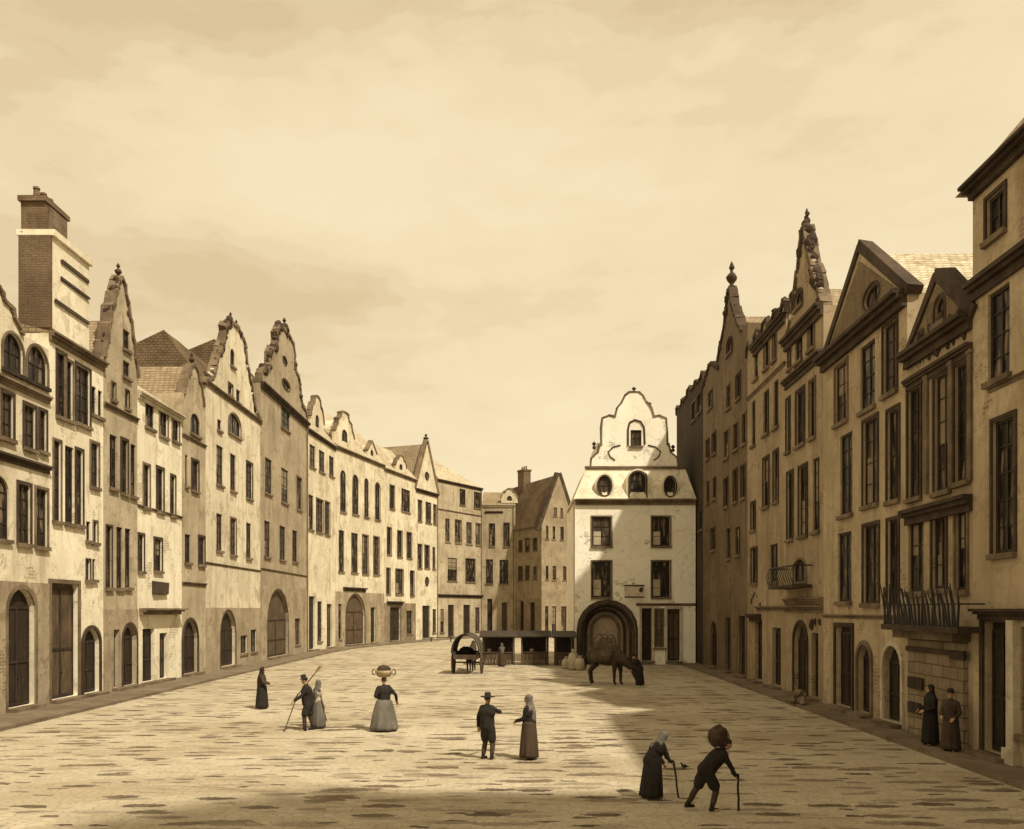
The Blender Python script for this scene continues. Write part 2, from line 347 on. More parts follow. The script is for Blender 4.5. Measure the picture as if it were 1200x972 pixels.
jr = random.Random(3)
def window(u0, u1, z0, z1, style, parent, fm=None, sill=True, surround=None, shutter=False):
    out = opening(u0, u1, z0, z1, style); fw = min(.09, (u1-u0)*.12)
    g = .004
    inn = shrink(out, fw, u0, u1, z0, z1); o2 = shrink(out, g, u0, u1, z0, z1)
    bm = BM(); ring(bm, o2, inn, .07, .16)
    c = (u0+u1)/2; b = .022 if u1-u0 < .8 else .03
    if u1-u0 > .45: box(bm, c-b, c+b, .085, .15, z0+fw*.9, z1-fw*.9)
    h = z1-z0; nb = max(1, int(h/.75))
    for k in range(1, nb+1):
        z = z0+h*k/(nb+1)
        if style != 'rect' and z > z1-(u1-u0)*.45: continue
        box(bm, u0+fw*.9, u1-fw*.9, .09, .14, z-.016, z+.016)
    wn = link('window', bm, fm or frame_d, parent)
    bm = BM(); poly_slab(bm, shrink(out, fw*.6, u0, u1, z0, z1), [], .125, .135); link('pane', bm, glass, wn)
    rr_ = jr.random()
    if rr_ < .3 and u1-u0 > .6 and z1-z0 > 1.2 and style == 'rect':
        bm = BM(); zc = z0+fw+(z1-z0)*jr.uniform(.3, .55); a_, b_ = (u0+fw, c-.03) if rr_ < .2 else (u0+fw, u1-fw); box(bm, a_, b_, .112, .118, z0+fw if rr_ < .15 else zc, zc if rr_ < .15 else z1-fw); link('curtain', bm, curtain_m, wn)
    if sill and style != 'round':
        bm = BM(); box(bm, u0-.1, u1+.1, -.13, .068, z0-.15, z0-.004, .008); link('sill', bm, trim_b if fm is None else fm, wn)
    if surround:
        bm = BM(); sw = min(.1, (u1-u0)*.13); big = shrink(out, -sw, u0, u1, z0, z1); ring(bm, big, shrink(out, -.003, u0, u1, z0, z1), -.05, .03); link('surround', bm, surround, wn)
    return wn
def door(u0, u1, z0, z1, style, parent, mat=None, surround=None, step=True):
    out = opening(u0, u1, z0, z1, style); bm = BM(); c = (u0+u1)/2
    poly_slab(bm, shrink(out, .03, u0, u1, z0, z1), [], .2, .28)
    d = link('door', bm, mat or door_m, parent)
    bm = BM(); fw = .1
    zt = z1-(u1-u0)*.4 if style != 'rect' else z1-.25
    for x in (u0+.05, c-.03, u1-.05-.06): box(bm, x, x+.06, .16, .199, z0+.03, zt)
    for z in (z0+.1, z0+(zt-z0)*.45, zt): box(bm, u0+.05, u1-.05, .165, .197, z-.05, z+.05)
    link('door_rail', bm, frame_d, d)
    bm = BM(); blobv(bm, (c+.12, .17, z0+1.05), (.035, .05, .035), 0, 1); link('handle', bm, iron, d)
    if surround:
        bm = BM(); big = shrink(out, -.16, u0, u1, z0, z1); ring(bm, big, shrink(out, -.003, u0, u1, z0, z1), -.07, .05); link('surround', bm, surround, d)
    if step:
        bm = BM(); box(bm, u0-.15, u1+.15, -.42, -.004, .12, .24, .015); link('doorstep', bm, trim_b, parent)
    return d

TEMPL = {
 'triangle': [(1, 0), (0, 1)],
 'spire': [(1, 0), (.96, .14), (.84, .18), (.78, .36), (.66, .42), (.6, .58), (.46, .63), (.38, .78), (.24, .84), (.15, .95), (0, 1)],
 'steep': [(1, 0), (.96, .05), (.5, .4), (.25, .66), (.09, .95), (.05, 1)],
 'needle': [(1, 0), (.97, .04), (.72, .25), (.45, .5), (.22, .76), (.06, .96), (.03, 1)],
 'bell': [(1, 0), (.97, .06), (.9, .08), (.74, .16), (.66, .3), (.6, .46), (.52, .5), (.5, .58), (.4, .66), (.36, .8), (.38, .86), (.3, .93), (.16, .97), (.1, 1)],
 'scroll': [(1, 0), (1, .1), (.9, .2), (.78, .2), (.68, .32), (.66, .48), (.56, .58), (.44, .6), (.4, .74), (.42, .82), (.3, .95), (.12, 1)],
 'bell2': [(1, 0), (.93, .04), (.9, .15), (.72, .34), (.68, .5), (.72, .56), (.6, .62), (.4, .7), (.36, .84), (.4, .9), (.28, .96), (.1, 1)],
 'low': [(1, 0), (.9, .25), (.7, .6), (.45, .65), (.35, .9), (.15, 1)],
 'step': [(1, 0), (1, .15), (.8, .15), (.8, .4), (.6, .4), (.6, .62), (.4, .62), (.4, .82), (.2, .82), (.2, 1)],
 'crest': [(1, 0), (1, .5), (.92, .8), (.84, .35), (.6, .3), (.56, .7), (.45, .75), (.4, .35), (.15, .4), (.1, 1)],
}

class House:
    def __init__(s, name, label, p0, p1, wall, eave, gable=None, gspan=(0, 1), depth=9, roof=None, cornice=None, group='old houses lining the street', cat='house'):
        s.p0 = Vector(p0); s.p1 = Vector(p1); d = s.p1-s.p0; s.W = d.length; s.u = d/s.W
        s.root = tag(empty(name, (s.p0.x, s.p0.y, 0), math.atan2(s.u.y, s.u.x)), label, cat, group)
        s.wall = wall; s.depth = depth; s.eave = s.Z(*eave) if isinstance(eave, tuple) else eave
        s.gable = gable; s.holes = []; s.gspan = gspan; s.roofdef = roof
        s.outline = [(0, 0), (s.W, 0), (s.W, s.eave)]
        s.gp = None
        if gable:
            tname, peak = gable[0], gable[1]; zp = s.Z(*peak) if isinstance(peak, tuple) else peak
            a, b = gspan[0]*s.W, gspan[1]*s.W; c = (a+b)/2; hw = (b-a)/2; H = zp-s.eave; T = TEMPL[tname]
            right = [(c+hw*x, s.eave+H*h) for x, h in T]; left = [(c-hw*x, s.eave+H*h) for x, h in T[::-1]]
            if T[-1][0] == 0: left = left[1:]
            g = right+left; s.gp = g; s.gc = c; s.gh = hw; s.zp = zp
            if tname not in ('triangle', 'step'):
                r2 = random.Random(int(s.W*100)); g2 = [g[0]]
                for a_, b_ in zip(g, g[1:]):
                    L_ = math.hypot(b_[0]-a_[0], b_[1]-a_[1]); m_ = max(1, int(L_/.45)); 
                    for q_ in range(1, m_+1):
                        t_ = q_/m_; j_ = .07 if q_ < m_ else .03
                        g2.append((a_[0]+(b_[0]-a_[0])*t_+r2.uniform(-j_, j_), max(s.eave, a_[1]+(b_[1]-a_[1])*t_+r2.uniform(-j_, j_))))
                g2[-1] = g[-1]; g = g2; s.gp = g
            for p in g:
                if (Vector(p)-Vector(s.outline[-1])).length > .02: s.outline.append(p)
        if (Vector((0, s.eave))-Vector(s.outline[-1])).length > .02: s.outline.append((0, s.eave))
        if cornice: s.cornice(s.eave, cornice)
    def U(s, px):
        dx = (px-CX)/F; return (dx*s.p0.y-s.p0.x)/(s.u.x-dx*s.u.y)
    def Yd(s, px): return s.p0.y+s.u.y*s.U(px)
    def Z(s, px, py): return EYE+(HY-py)/F*s.Yd(px)
    def row(s, pr, yt, yb, wins, style='rect', **k):
        z1 = s.Z(pr, yt); z0 = s.Z(pr, yb)
        for a, b in wins:
            u0 = max(.12, s.U(a)); u1 = min(s.W-.12, s.U(b))
            if u1-u0 < .3: c = (u0+u1)/2; u0 = max(.12, c-.2); u1 = min(s.W-.12, u0+.4)
            if u1-u0 < .2: continue
            d_ = (u1-u0)*.06; u0 = max(.1, u0-d_+jr.uniform(-.04, .04)); u1 = min(s.W-.1, u1+d_+jr.uniform(-.04, .04)); a0, a1 = z0+jr.uniform(-.09, .06), z1+jr.uniform(-.06, .09)
            kk = dict(k)
            if 'surround' not in kk and jr.random() < .55 and style != 'round': kk['surround'] = jr.choice((trim_d, trim_b, trim_d)); 
            s.holes.append(opening(u0, u1, a0, a1, style)); window(u0, u1, a0, a1, style, s.root, **kk)
    def ground(s, px0, px1, yt, style='arch', win=False, **k):
        u0 = max(.12, s.U(px0)); u1 = min(s.W-.12, s.U(px1)); z1 = s.Z((px0+px1)/2, yt)
        z0 = .9 if win else .25
        if u1-u0 < .5: c = (u0+u1)/2; u0 = max(.12, c-.3); u1 = min(s.W-.12, c+.3)
        s.holes.append(opening(u0, u1, z0, z1, style))
        if win: window(u0, u1, z0, z1, style, s.root, **k)
        else: door(u0, u1, z0, z1, style, s.root, **k)
    def cornice(s, z, mat=None, proj=.28, h=.28, u0=None, u1=None, name='cornice'):
        if isinstance(z, tuple): z = s.Z(*z)
        a = -.0+.003 if u0 is None else u0; b = s.W-.003 if u1 is None else u1
        bm = BM(); n = 5
        for (p, z0, z1) in ((proj, z, z+h*.35), (proj*.7, z-h*.35, z-.002), (proj*.35, z-h, z-h*.352)):
            box(bm, a, b, -p, -.003, z0, z1, .012)
        return link(name, bm, mat or trim_d, s.root)
    def coping(s, mat, r=.12, pts=None, name='coping'):
        bm = BM(); g = pts or s.gp
        for a, b in zip(g, g[1:]):
            a = Vector((a[0], 0, a[1])); b = Vector((b[0], 0, b[1])); d = (b-a)
            if d.length < .02: continue
            d.normalize(); nrm = Vector((d.z, 0, -d.x))
            if (nrm.z < 0 and abs(nrm.z) > .1): nrm = -nrm
            q = []
            for y in (-.1, .42):
                for pt, sg in ((a-d*r*.4, -1), (b+d*r*.4, 1)):
                    for o in (-.02, r*random.uniform(.7, 1.5) if name == 'coping' else r): q.append(pt+nrm*o+Vector((0, y+random.uniform(-.03, .03), 0)))
            v = [bm.verts.new(p) for p in q]
            for f in ((0, 1, 3, 2), (4, 6, 7, 5), (0, 2, 6, 4), (1, 5, 7, 3), (0, 4, 5, 1), (2, 3, 7, 6)): bm.faces.new([v[i] for i in f])
        return link(name, bm, mat, s.root)
    def crockets(s, mat, r=.2, step=.7, name='crocket', pts=None):
        g = pts or s.gp; acc = 0
        for a, b in zip(g, g[1:]):
            a = Vector(a); b = Vector(b); L_ = (b-a).length; t = step-acc
            while t < L_:
                p = a.lerp(b, t/L_); bm = BM()
                rr0 = r; r = rr0*random.uniform(.8, 1.7)
                for k in range(3):
                    blobv(bm, (p.x+random.uniform(-r, r)*.5, .1+random.uniform(-.1, .1), p.y+random.uniform(-.3, .9)*r), (r*random.uniform(.4, .75), r*.6, r*random.uniform(.5, .95)), .16, 2)
                r = rr0; link(name, bm, mat, s.root); t += step*random.uniform(.6, 1.15)
            acc = max(0, L_-(t-step))
            acc = min(acc, step*.9)
    def finial(s, u, z, h, mat, r=.14, cross=False):
        bm = BM(); lathe(bm, [(r*1.3, 0), (r*1.3, h*.1), (r*.5, h*.14), (r*.45, h*.3), (r*1.1, h*.42), (r*1.25, h*.5), (r*.9, h*.6), (r*.35, h*.66), (r*.3, h*.72), (r*.7, h*.8), (r*.5, h*.88), (r*.1, h)], 8, (u, .15, z-.05), .12)
        if cross: box(bm, u-r*2, u+r*2, .1, .2, z+h*.62, z+h*.7)
        return link('finial', bm, mat, s.root)
    def chimney(s, u, y, z0, z1, w=1.0, d=.8, mat=None, roof=None, pots=2):
        bm = BM(); box(bm, u-w/2, u+w/2, y-d/2, y+d/2, z0, z1, .02); box(bm, u-w/2-.1, u+w/2+.1, y-d/2-.1, y+d/2+.1, z1-.25, z1, .02)
        c = link('chimney', bm, mat or chim, roof or s.root)
        for k in range(pots):
            bm = BM(); lathe(bm, [(.13, 0), (.1, .45), (.13, .47), (.13, .52), (.05, .53)], 8, (u+(k-(pots-1)/2)*w/max(1, pots), y, z1-.003), .05); link('chimney_pot', bm, mat or chim, c)
    def pipe(s, u, z1, mat=None):
        bm = BM(); pts = [(u+random.uniform(-.03, .03), -.1, z) for z in (.13, 2.5, z1*.4, z1*.6, z1*.8, z1)]; tube(bm, pts, .05, 6)
        for z in (2, z1*.5, z1*.9): box(bm, u-.08, u+.08, -.1, -.002, z, z+.06)
        return link('downpipe', bm, mat or trim_b, s.root)
    def facing(s, z1, mat, name='shopfront'):  # thin slab in darker tan over the ground floor
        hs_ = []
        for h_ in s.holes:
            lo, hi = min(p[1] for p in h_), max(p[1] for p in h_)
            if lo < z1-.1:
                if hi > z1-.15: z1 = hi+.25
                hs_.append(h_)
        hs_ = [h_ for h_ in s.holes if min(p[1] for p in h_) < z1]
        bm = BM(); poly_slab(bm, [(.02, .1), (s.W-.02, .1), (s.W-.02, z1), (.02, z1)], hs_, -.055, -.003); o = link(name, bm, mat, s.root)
        bm = BM(); box(bm, .02, s.W-.02, -.14, -.057, .12, .55, .015) if False else None
        return o
    def finish(s):
        if s.root.get('category') == 'house' and s.root.name.split('.')[0] in FACE: jr.random() < .75 and s.facing(FACE[s.root.name.split('.')[0]]*jr.uniform(.82, 1.12), jr.choice((facing_a, facing_b)))
        bm = BM(); T = .35; poly_slab(bm, s.outline, s.holes, 0, T)
        g = .012
        box(bm, g, s.W-g, getattr(s, 'bodyfront', T+.003), s.depth, 0, s.eave-.01)
        link('wall', bm, s.wall, s.root)
        if s.roofdef:
            k = s.roofdef; mat = k[1]; bm = BM()
            if k[0] == 'par':     # ridge along the street; k[2] ridge z, k[3] ridge setback, k[4],k[5] x range
                zr, yb = k[2], k[3]; x0 = k[4] if len(k) > 4 else 0; x1 = k[5] if len(k) > 5 else s.W; hip0 = k[6] if len(k) > 6 else 0; hip1 = k[7] if len(k) > 7 else 0
                y_f = T+.02 if s.gable else -.3
                prof = [(y_f, s.eave+.01), (yb, zr), (s.depth+.2, s.eave+.01)]
                NX = max(2, int((x1-x0)/1.2)); rows = []
                for i in range(NX+1):
                    x = x0+(x1-x0)*i/NX; hz = 0
                    r_ = []
                    for j, (y, z) in enumerate(prof):
                        xx = x
                        if j == 1:
                            xx = min(max(x, x0+hip0), x1-hip1); z = z+random.uniform(-.05, .05)
                        r_.append(bm.verts.new((xx, y, z)))
                    rows.append(r_)
                for A, B in zip(rows, rows[1:]):
                    for j in range(3): 
                        f = (A[j], A[(j+1) % 3], B[(j+1) % 3], B[j])
                        bm.faces.new(f)
                bm.faces.new(rows[0]); bm.faces.new(rows[-1][::-1])
                bmesh.ops.remove_doubles(bm, verts=bm.verts, dist=.001)
            else:                 # 'perp': ridge running back from the gable
                zr = k[2]; a, b = s.gspan[0]*s.W+.05, s.gspan[1]*s.W-.05; c = (a+b)/2; y1 = k[3] if len(k) > 3 else s.depth
                v = [bm.verts.new(p) for p in ((a, T+.01, s.eave+.01), (b, T+.01, s.eave+.01), (c, T+.01, zr), (a, y1, s.eave+.01), (b, y1, s.eave+.01), (c, y1, zr))]
                for f in ((0, 1, 2), (5, 4, 3), (0, 2, 5, 3), (1, 4, 5, 2), (0, 3, 4, 1)): bm.faces.new([v[i] for i in f])
            s.roof = link('roof', bm, mat, s.root)
            return s.roof
# ------------------------------------------------------------------ ground
bm = BM(); S = 2500
v = [bm.verts.new(p) for p in ((-S, -S, 0), (S, -S, 0), (S, S, 0), (-S, S, 0))]; bm.faces.new(v)
tag(link('ground', bm, street), kind='structure')

LX = -18.6
def lp(px): return (LX, LX/((px-CX)/F))
def rp(px):
    k = (px-CX)/F; y = 11.83/(k-.0228); return (k*y, y)
P430 = (-16.15, 95.0); P450 = (-15.0, 100.0); P487 = (-12.6, 111.5*.87); P513 = (-10.1, 116.0*.87)
def far(px, y): return ((px-CX)/F*y, y)
P393 = far(393, 86.5); P360 = lp(360); P450 = far(450, 98.5); P487 = far(487, 107.5); P513 = far(513, 113.5); P565 = far(565, 122.5); P604 = far(604, 122.5); P633 = far(633, 116.7)
left_line = [(LX, 8.0), P360, P393, P450, P487, P513, P565, P604, P633]
right_line = [rp(793), rp(965), rp(1063), rp(1140), (11.83+.0228*6, 6.0), (11.6, -18)]
def pavement(line, wd):
    bm = BM(); top = []
    for i, p in enumerate(line):
        p = Vector(p); a = Vector(line[max(0, i-1)]); b = Vector(line[min(len(line)-1, i+1)]); d = (b-a).normalized(); n = Vector((d.y, -d.x))
        inn = p-n*.3; outp = p+n*wd
        top.append([bm.verts.new((q.x, q.y, z)) for q, z in ((inn, .12), (outp, .12), (outp, -.05), (inn, -.05))])
    for A, B in zip(top, top[1:]):
        for j in range(4): bm.faces.new((A[j], A[(j+1) % 4], B[(j+1) % 4], B[j]))
    bm.faces.new(top[0]); bm.faces.new(top[-1][::-1])
    return tag(link('pavement', bm, pave_m), kind='structure')
pavement(left_line, 2.2); pavement(right_line, 1.2)

# ------------------------------------------------------------------ left row
def HL(name, label, a, b, *args, **k):
    pa = lp(a) if isinstance(a, (int, float)) else a; pb = lp(b) if isinstance(b, (int, float)) else b
    return House(name, label, pa, pb, *args, **k)

# A
h = HL('gabled_house', 'pale house cut by the left edge, with arched attic windows and tall arched door', -75, 57, cream, (25, 392), gable=('bell2', (-5, 335)), gspan=(.1, .72), depth=9)
h.roofdef = ('par', roof_m, h.eave+1.5, 4.5); h.coping(trim_b, .1)
h.row(15, 391, 437, [(-36, -12), (5, 26), (32, 54)], 'arch', fm=frame_d, surround=trim_b)
h.row(34, 474, 523, [(-40, -26), (-14, -3), (2, 14), (28, 40), (46, 54)])
h.row(28, 567, 637, [(-40, -27), (-12, 9)], 'arch'); h.row(28, 567, 637, [(22, 34), (43, 54)])
h.cornice((28, 455), trim_b, .2, .2); h.cornice((28, 541), trim_d, .2, .22); h.cornice((28, 545), trim_b, .12, .16, name='string_course') if False else None
h.ground(8, 40, 690, 'arch', surround=trim_b); h.ground(-45, -18, 700, 'arch')
h.finish()
# B with the great chimney stack
h = HL('chimney_house', 'narrow white house under a massive chimney stack, its near side coloured dark for shade, wide brown door below', 57, 121, paper, (80, 404), depth=8, cornice=trim_b)
h.roofdef = ('par', roof_m, h.eave+1.2, 4.5)
h.row(75, 418, 490, [(67, 76), (77.5, 85), (90, 104)]); h.row(115, 457, 488, [(108, 112.5), (115, 119)])
h.row(80, 522, 613, [(63, 70), (77, 86), (89, 96)]); h.row(110, 520, 570, [(106, 115)])
h.row(107, 611, 635, [(101, 106), (109, 114)]); h.row(107, 656, 678, [(101, 105), (108, 112)])
h.ground(59, 91, 684, 'rect', mat=door_b, surround=trim_b); h.ground(97, 116, 737, 'arch', surround=trim_d)
zt = EYE+(HY-277)*.03457; zt2 = EYE+(HY-231)*.0346
u0, u1 = h.U(62), h.U(105); um = h.U(87)
bm = BM(); box(bm, u0, u1, .02, 1.32, h.eave+.28, zt); box(bm, u0-.1, u1+.1, -.12, 1.42, zt, zt+.25, .02); stack = link('chimney', bm, paper, h.root)
bm = BM(); box(bm, u0-.14, u0-.004, .02, 1.32, h.eave+.28, zt-.004); box(bm, u0, um, .3, 1.3, zt+.254, zt2-.2, .01); box(bm, u0-.1, um+.1, .22, 1.38, zt2-.195, zt2, .02); link('stack_top_shade_side', bm, chim, stack)  # dark brick slab puts the shade of the near side into its colour
for zz in (.35, .62, .8):
    bm = BM(); z_ = h.eave+(zt-h.eave)*zz; box(bm, u0+.1+.5*(zz > .5), u1-.1, -.06, .018, z_, z_+.12, .03); link('ledge', bm, trim_d, stack)
bm = BM(); box(bm, u0+.15, um-.15, .24, .298, zt+.3, zt2-.3, .01); link('flue_panel', bm, trim_b, stack)
for k in range(3):
    bm = BM(); lathe(bm, [(.14, 0), (.11, .4), (.15, .42), (.13, .5)], 8, (u0+.25+.5*k, .8, zt2-.003), .06); link('chimney_pot', bm, chim, stack)
h.finish()
# C spire gable
h = HL('spire_gabled_house', 'narrow tan house under a tall knobbly spire gable beside the great chimney stack', 121, 161, tan, (145, 432), gable=('spire', (147, 331)), gspan=(.04, .98), depth=9)
h.roofdef = ('perp', roof_m, h.eave+2.2); h.coping(trim_b, .14); h.crockets(trim_d, .15, .5)
h.row(150, 388, 411, [(145, 152)]); h.row(150, 426, 444, [(145, 152)]); h.row(145, 455, 476, [(131, 135), (147, 151)])
h.row(145, 515, 577, [(129, 136), (142, 149), (153, 159)]); h.row(140, 618, 689, [(125, 130), (137, 143), (147, 153)])
h.cornice((145, 484), trim_b, .15, .15)
h.ground(132, 139, 738, 'rect'); h.ground(143, 159, 733, 'arch', surround=trim_d); h.finial(h.gc, h.zp, .8, trim_d)
h.finish()
# D
h = HL('townhouse', 'low white house with a pale tiled roof, right of the spire gable', 161, 213, paper, (188, 476), depth=8, cornice=trim_l, roof=None)
h.roofdef = ('par', roof_p, h.eave+3.0, 4.2)
h.row(190, 482, 510, [(171, 180), (187, 196), (202, 209)]); h.row(185, 550, 598, [(168, 175), (184, 191), (200, 205)])
h.row(180, 631, 669, [(162, 168), (181, 189)])
h.ground(167, 181, 737, 'rect'); h.ground(187, 196, 742, 'rect', mat=door_b)
h.cornice((185, 715), trim_b, .55, .25, u0=h.U(163), u1=h.U(209), name='shop_canopy'); h.cornice((190, 600), trim_b, .1, .1)
bm = BM(); box(bm, h.U(178), h.U(194), -.18, -.004, h.Z(186, 697), h.Z(186, 682), .03); link('hanging_board', bm, trim_d, h.root)
h.finish()
# E
h = HL('small_gabled_house', 'slim grey tan house with a little pointed gable, dark doorway at its foot', 213, 241, tan, (228, 470), gable=('low', (228, 430)), gspan=(.1, .9), depth=8)
h.roofdef = ('perp', roof_m, h.eave+2.0); h.coping(trim_b, .1); h.finial(h.gc, h.zp, .9, trim_d)
h.row(229, 485, 508, [(224, 234)], 'arch'); h.row(229, 540, 574, [(217, 220), (225, 232)]); h.row(229, 629, 660, [(217, 223), (233, 239)])
h.cornice((229, 517), trim_b, .12, .12); h.cornice((229, 684), trim_b, .14, .15)
h.ground(214, 231, 727, 'arch', surround=trim_d)
h.finish()
# F
h = HL('big_gabled_house', 'broad white house with a tall ragged bell gable against a brown roof', 241, 305, cream, (268, 470), gable=('bell', (272, 380)), gspan=(.0, 1), depth=11)
h.roofdef = ('par', roof_d, EYE+(HY-410)*.0575, 3.2, 1.6, h.W); h.coping(trim_b, .2); h.crockets(trim_d, .22, .8); h.crockets(trim_l, .18, 1.3, name='pale_carving')
h.row(275, 485, 511, [(268, 281)], 'arch', surround=trim_b); h.row(257, 493, 503, [(255, 259)])
h.row(262, 444, 458, [(268, 272), (277, 281)]) ; h.row(272, 410, 428, [(270, 275)], 'arch')
h.row(275, 534, 576, [(254, 261), (270, 276), (289, 295)]); h.row(275, 608, 650, [(254, 260), (270, 276), (289, 294)])
h.cornice((272, 470), trim_b, .2, .22); h.cornice((272, 664), trim_b, .1, .1)
h.ground(258, 275, 717, 'arch', surround=trim_d); h.ground(281, 289, 745, 'rect', win=True); h.ground(293, 300, 738, 'rect', win=True)
h.finial(h.gc-.6, h.zp, .9, trim_d); h.finial(h.gc+.6, h.zp, .8, trim_d)
h.finish()
# G
h = HL('brown_gabled_house', 'grey brown house with a dark knobbly scroll gable and a big arched doorway', 305, 360, tan2, (333, 474), gable=('scroll', (336, 391)), gspan=(.02, .98), depth=11)
h.roofdef = ('par', roof_d, EYE+(HY-411)*.066, 3.4, 0, h.W*.5); h.coping(trim_b, .22); h.crockets(trim_d, .27, .9)
h.row(335, 446, 457, [(331, 339)], 'round', surround=trim_d); h.row(335, 480, 503, [(330, 339)])
h.row(333, 416, 428, [(331, 337)], 'round')
h.row(333, 549, 588, [(311, 318), (330, 337), (348, 353)]); h.row(333, 618, 656, [(310, 316), (328, 334), (343, 348)])
h.cornice((333, 474), trim_d, .35, .35); h.cornice((333, 671), trim_b, .1, .1)
h.ground(313, 337, 692, 'arch', surround=trim_d, mat=door_b); h.ground(345, 351, 725, 'rect', win=True)
h.finial(h.gc, h.zp, 1.3, trim_d, .25); h.pipe(h.W-.25, h.eave, trim_b)
h.finish()
# H1 .. K
h = HL('townhouse', 'narrow pale house just past the scroll gable, curled dormers on its roof', P360, P393, cream, (376, 514), depth=9, cornice=trim_d)
h.roofdef = ('par', roof_p, h.eave+4.8, 3.6)
h.row(376, 528, 552, [(363, 369), (374, 380), (386, 391)]); h.row(376, 586, 624, [(362, 367), (371, 378), (381, 386)])
h.ground(362, 369, 699, 'rect'); h.ground(372, 377, 705, 'rect', win=True); h.ground(383, 389, 708, 'rect', mat=door_b)
h.finish(); 
def dormer(h, px, w, z0, hh, mat, style='bell2'):
    u = h.U(px); T = TEMPL[style]; bm = BM()
    out = [(u-w, z0), (u+w, z0)]+[(u+w*x, z0+hh*.35+hh*.65*y) for x, y in T]+[(u-w*x, z0+hh*.35+hh*.65*y) for x, y in T[::-1]]
    z1w = z0+hh*.5; hole = opening(u-w*.3, u+w*.3, z0+hh*.15, z1w, 'arch')
    poly_slab(bm, out, [hole], .0, .3)
    v = [bm.verts.new(p) for p in ((u-w*.7, .303, z0+.02), (u+w*.7, .303, z0+.02), (u+w*.7, .303, z0+hh*.45), (u, .303, z0+hh*.8), (u-w*.7, .303, z0+hh*.45),
                                    (u-w*.7, 3.4, z0+.02), (u+w*.7, 3.4, z0+.02), (u+w*.7, 3.4, z0+hh*.45), (u, 3.4, z0+hh*.8), (u-w*.7, 3.4, z0+hh*.45))]
    for f in ((0, 1, 2, 3, 4), (9, 8, 7, 6, 5), (0, 5, 6, 1), (1, 6, 7, 2), (2, 7, 8, 3), (3, 8, 9, 4), (4, 9, 5, 0)): bm.faces.new([v[i] for i in f])
    d = link('dormer', bm, mat, h.root)
    h2 = out[2:]
    c = h.coping(trim_b, .12, pts=h2); c.parent = d
    wn = window(u-w*.3, u+w*.3, z0+hh*.15, z1w, 'arch', d, sill=False)
dormer(h, 372, 2.0, h.eave+.3, 3.4, cream, 'low')
h = HL('townhouse', 'wide white house with rows of four tall arched windows and an arched door', P393, P450, cream, (420, 534), depth=9, cornice=trim_b)
h.roofdef = ('par', roof_p, h.eave+4.6, 3.6)
h.row(420, 558, 604, [(399, 405), (413, 420), (427, 432), (440, 445)], 'arch'); h.row(420, 626, 672, [(397, 403), (412, 419), (425, 431), (438, 444)])
h.ground(405, 427, 697, 'arch', surround=trim_d, mat=door_b); h.ground(434, 440, 712, 'rect'); h.cornice((415, 690), trim_d, .35, .3, u0=h.U(402), u1=h.U(428), name='door_hood'); h.ground(396, 400, 708, 'rect', win=True)
h.finish(); dormer(h, 404, 2.3, h.eave+.3, 3.6, cream); dormer(h, 436, 1.3, h.eave+.3, 1.9, cream, 'triangle')
h = HL('townhouse', 'cream terrace house with paired dark windows, just left of the timber edged gablet', P450, P487, cream, (468, 556), depth=9, cornice=trim_b)
h.roofdef = ('par', roof_p, h.eave+3.9, 3.4, 0, h.W)
h.row(468, 572, 598, [(457, 462), (471, 480)]); h.row(468, 622, 652, [(454, 458), (466, 471), (477, 482)]); h.row(468, 668, 697, [(453, 457), (464, 472), (481, 485)])
h.ground(457, 469, 712, 'rect', surround=trim_d); h.ground(476, 483, 716, 'rect', win=True); h.cornice((462, 706), trim_d, .4, .3, u0=h.U(453), u1=h.U(471), name='door_hood')
h.finish(); dormer(h, 470, 1.6, h.eave+.3, 2.0, cream, 'low')
h = HL('gablet_house', 'cream house with a steep little timber edged gable facing the street', P487, P513, cream, (500, 576), gable=('triangle', (501, 519)), depth=9)
h.roofdef = ('perp', roof_m, h.zp-.2); h.coping(trim_b, .45); h.finial(h.gc, h.zp, 1.2, trim_d, .3)
h.row(500, 553, 563, [(498, 503)], 'round'); h.row(500, 589, 612, [(490, 494), (499, 505), (508, 511)]); h.row(500, 640, 666, [(490, 494), (498, 503), (507, 510)])
h.cornice((500, 577), trim_d, .3, .35); h.ground(495, 504, 710, 'rect'); h.ground(507, 511, 714, 'rect', win=True); h.pipe(h.W-.2, h.eave, trim_b)
h.row(500, 676, 688, [(498, 503)], 'round')
h.finish()
h = HL('townhouse', 'tan house under a big pale hipped roof, in the bend of the street', P513, P565, tan, (540, 568), depth=10, cornice=trim_d)
h.roofdef = ('par', roof_p, EYE+(HY-532)*.121, 5.0, 0, h.W, 0, 9.5)
h.row(540, 573, 592, [(539, 545), (556, 563)]); h.row(540, 611, 637, [(522, 527), (534, 540), (547, 553), (558, 563)], fm=frame_l); h.row(540, 655, 681, [(525, 535), (546, 556)])
h.cornice((540, 601), trim_b, .12, .14); h.cornice((540, 698), trim_d, .35, .3)
h.ground(525, 532, 709, 'rect'); h.ground(543, 551, 709, 'rect'); h.ground(516, 520, 714, 'rect', win=True); h.ground(557, 562, 712, 'rect', win=True); h.pipe(h.W-.3, h.eave, trim_b)
h.finish()
h = HL('townhouse', 'tan brown house tucked left of the steep roofed corner house', P565, P604, tan2, (584, 592), depth=9, cornice=trim_l)
h.roofdef = ('par', roof_m, h.eave+2.4, 4.0)
h.row(584, 614, 640, [(574, 579), (591, 596)]); h.row(584, 656, 684, [(570, 577), (586, 595)]); h.cornice((584, 600), trim_d, .2, .2, u0=.4, u1=3)
h.ground(571, 577, 702, 'rect'); h.ground(588, 594, 706, 'rect', mat=door_b); h.pipe(h.W-.3, h.eave)
h.finish(); dormer(h, 597, 1.2, h.eave+.3, 2.0, cream, 'low')
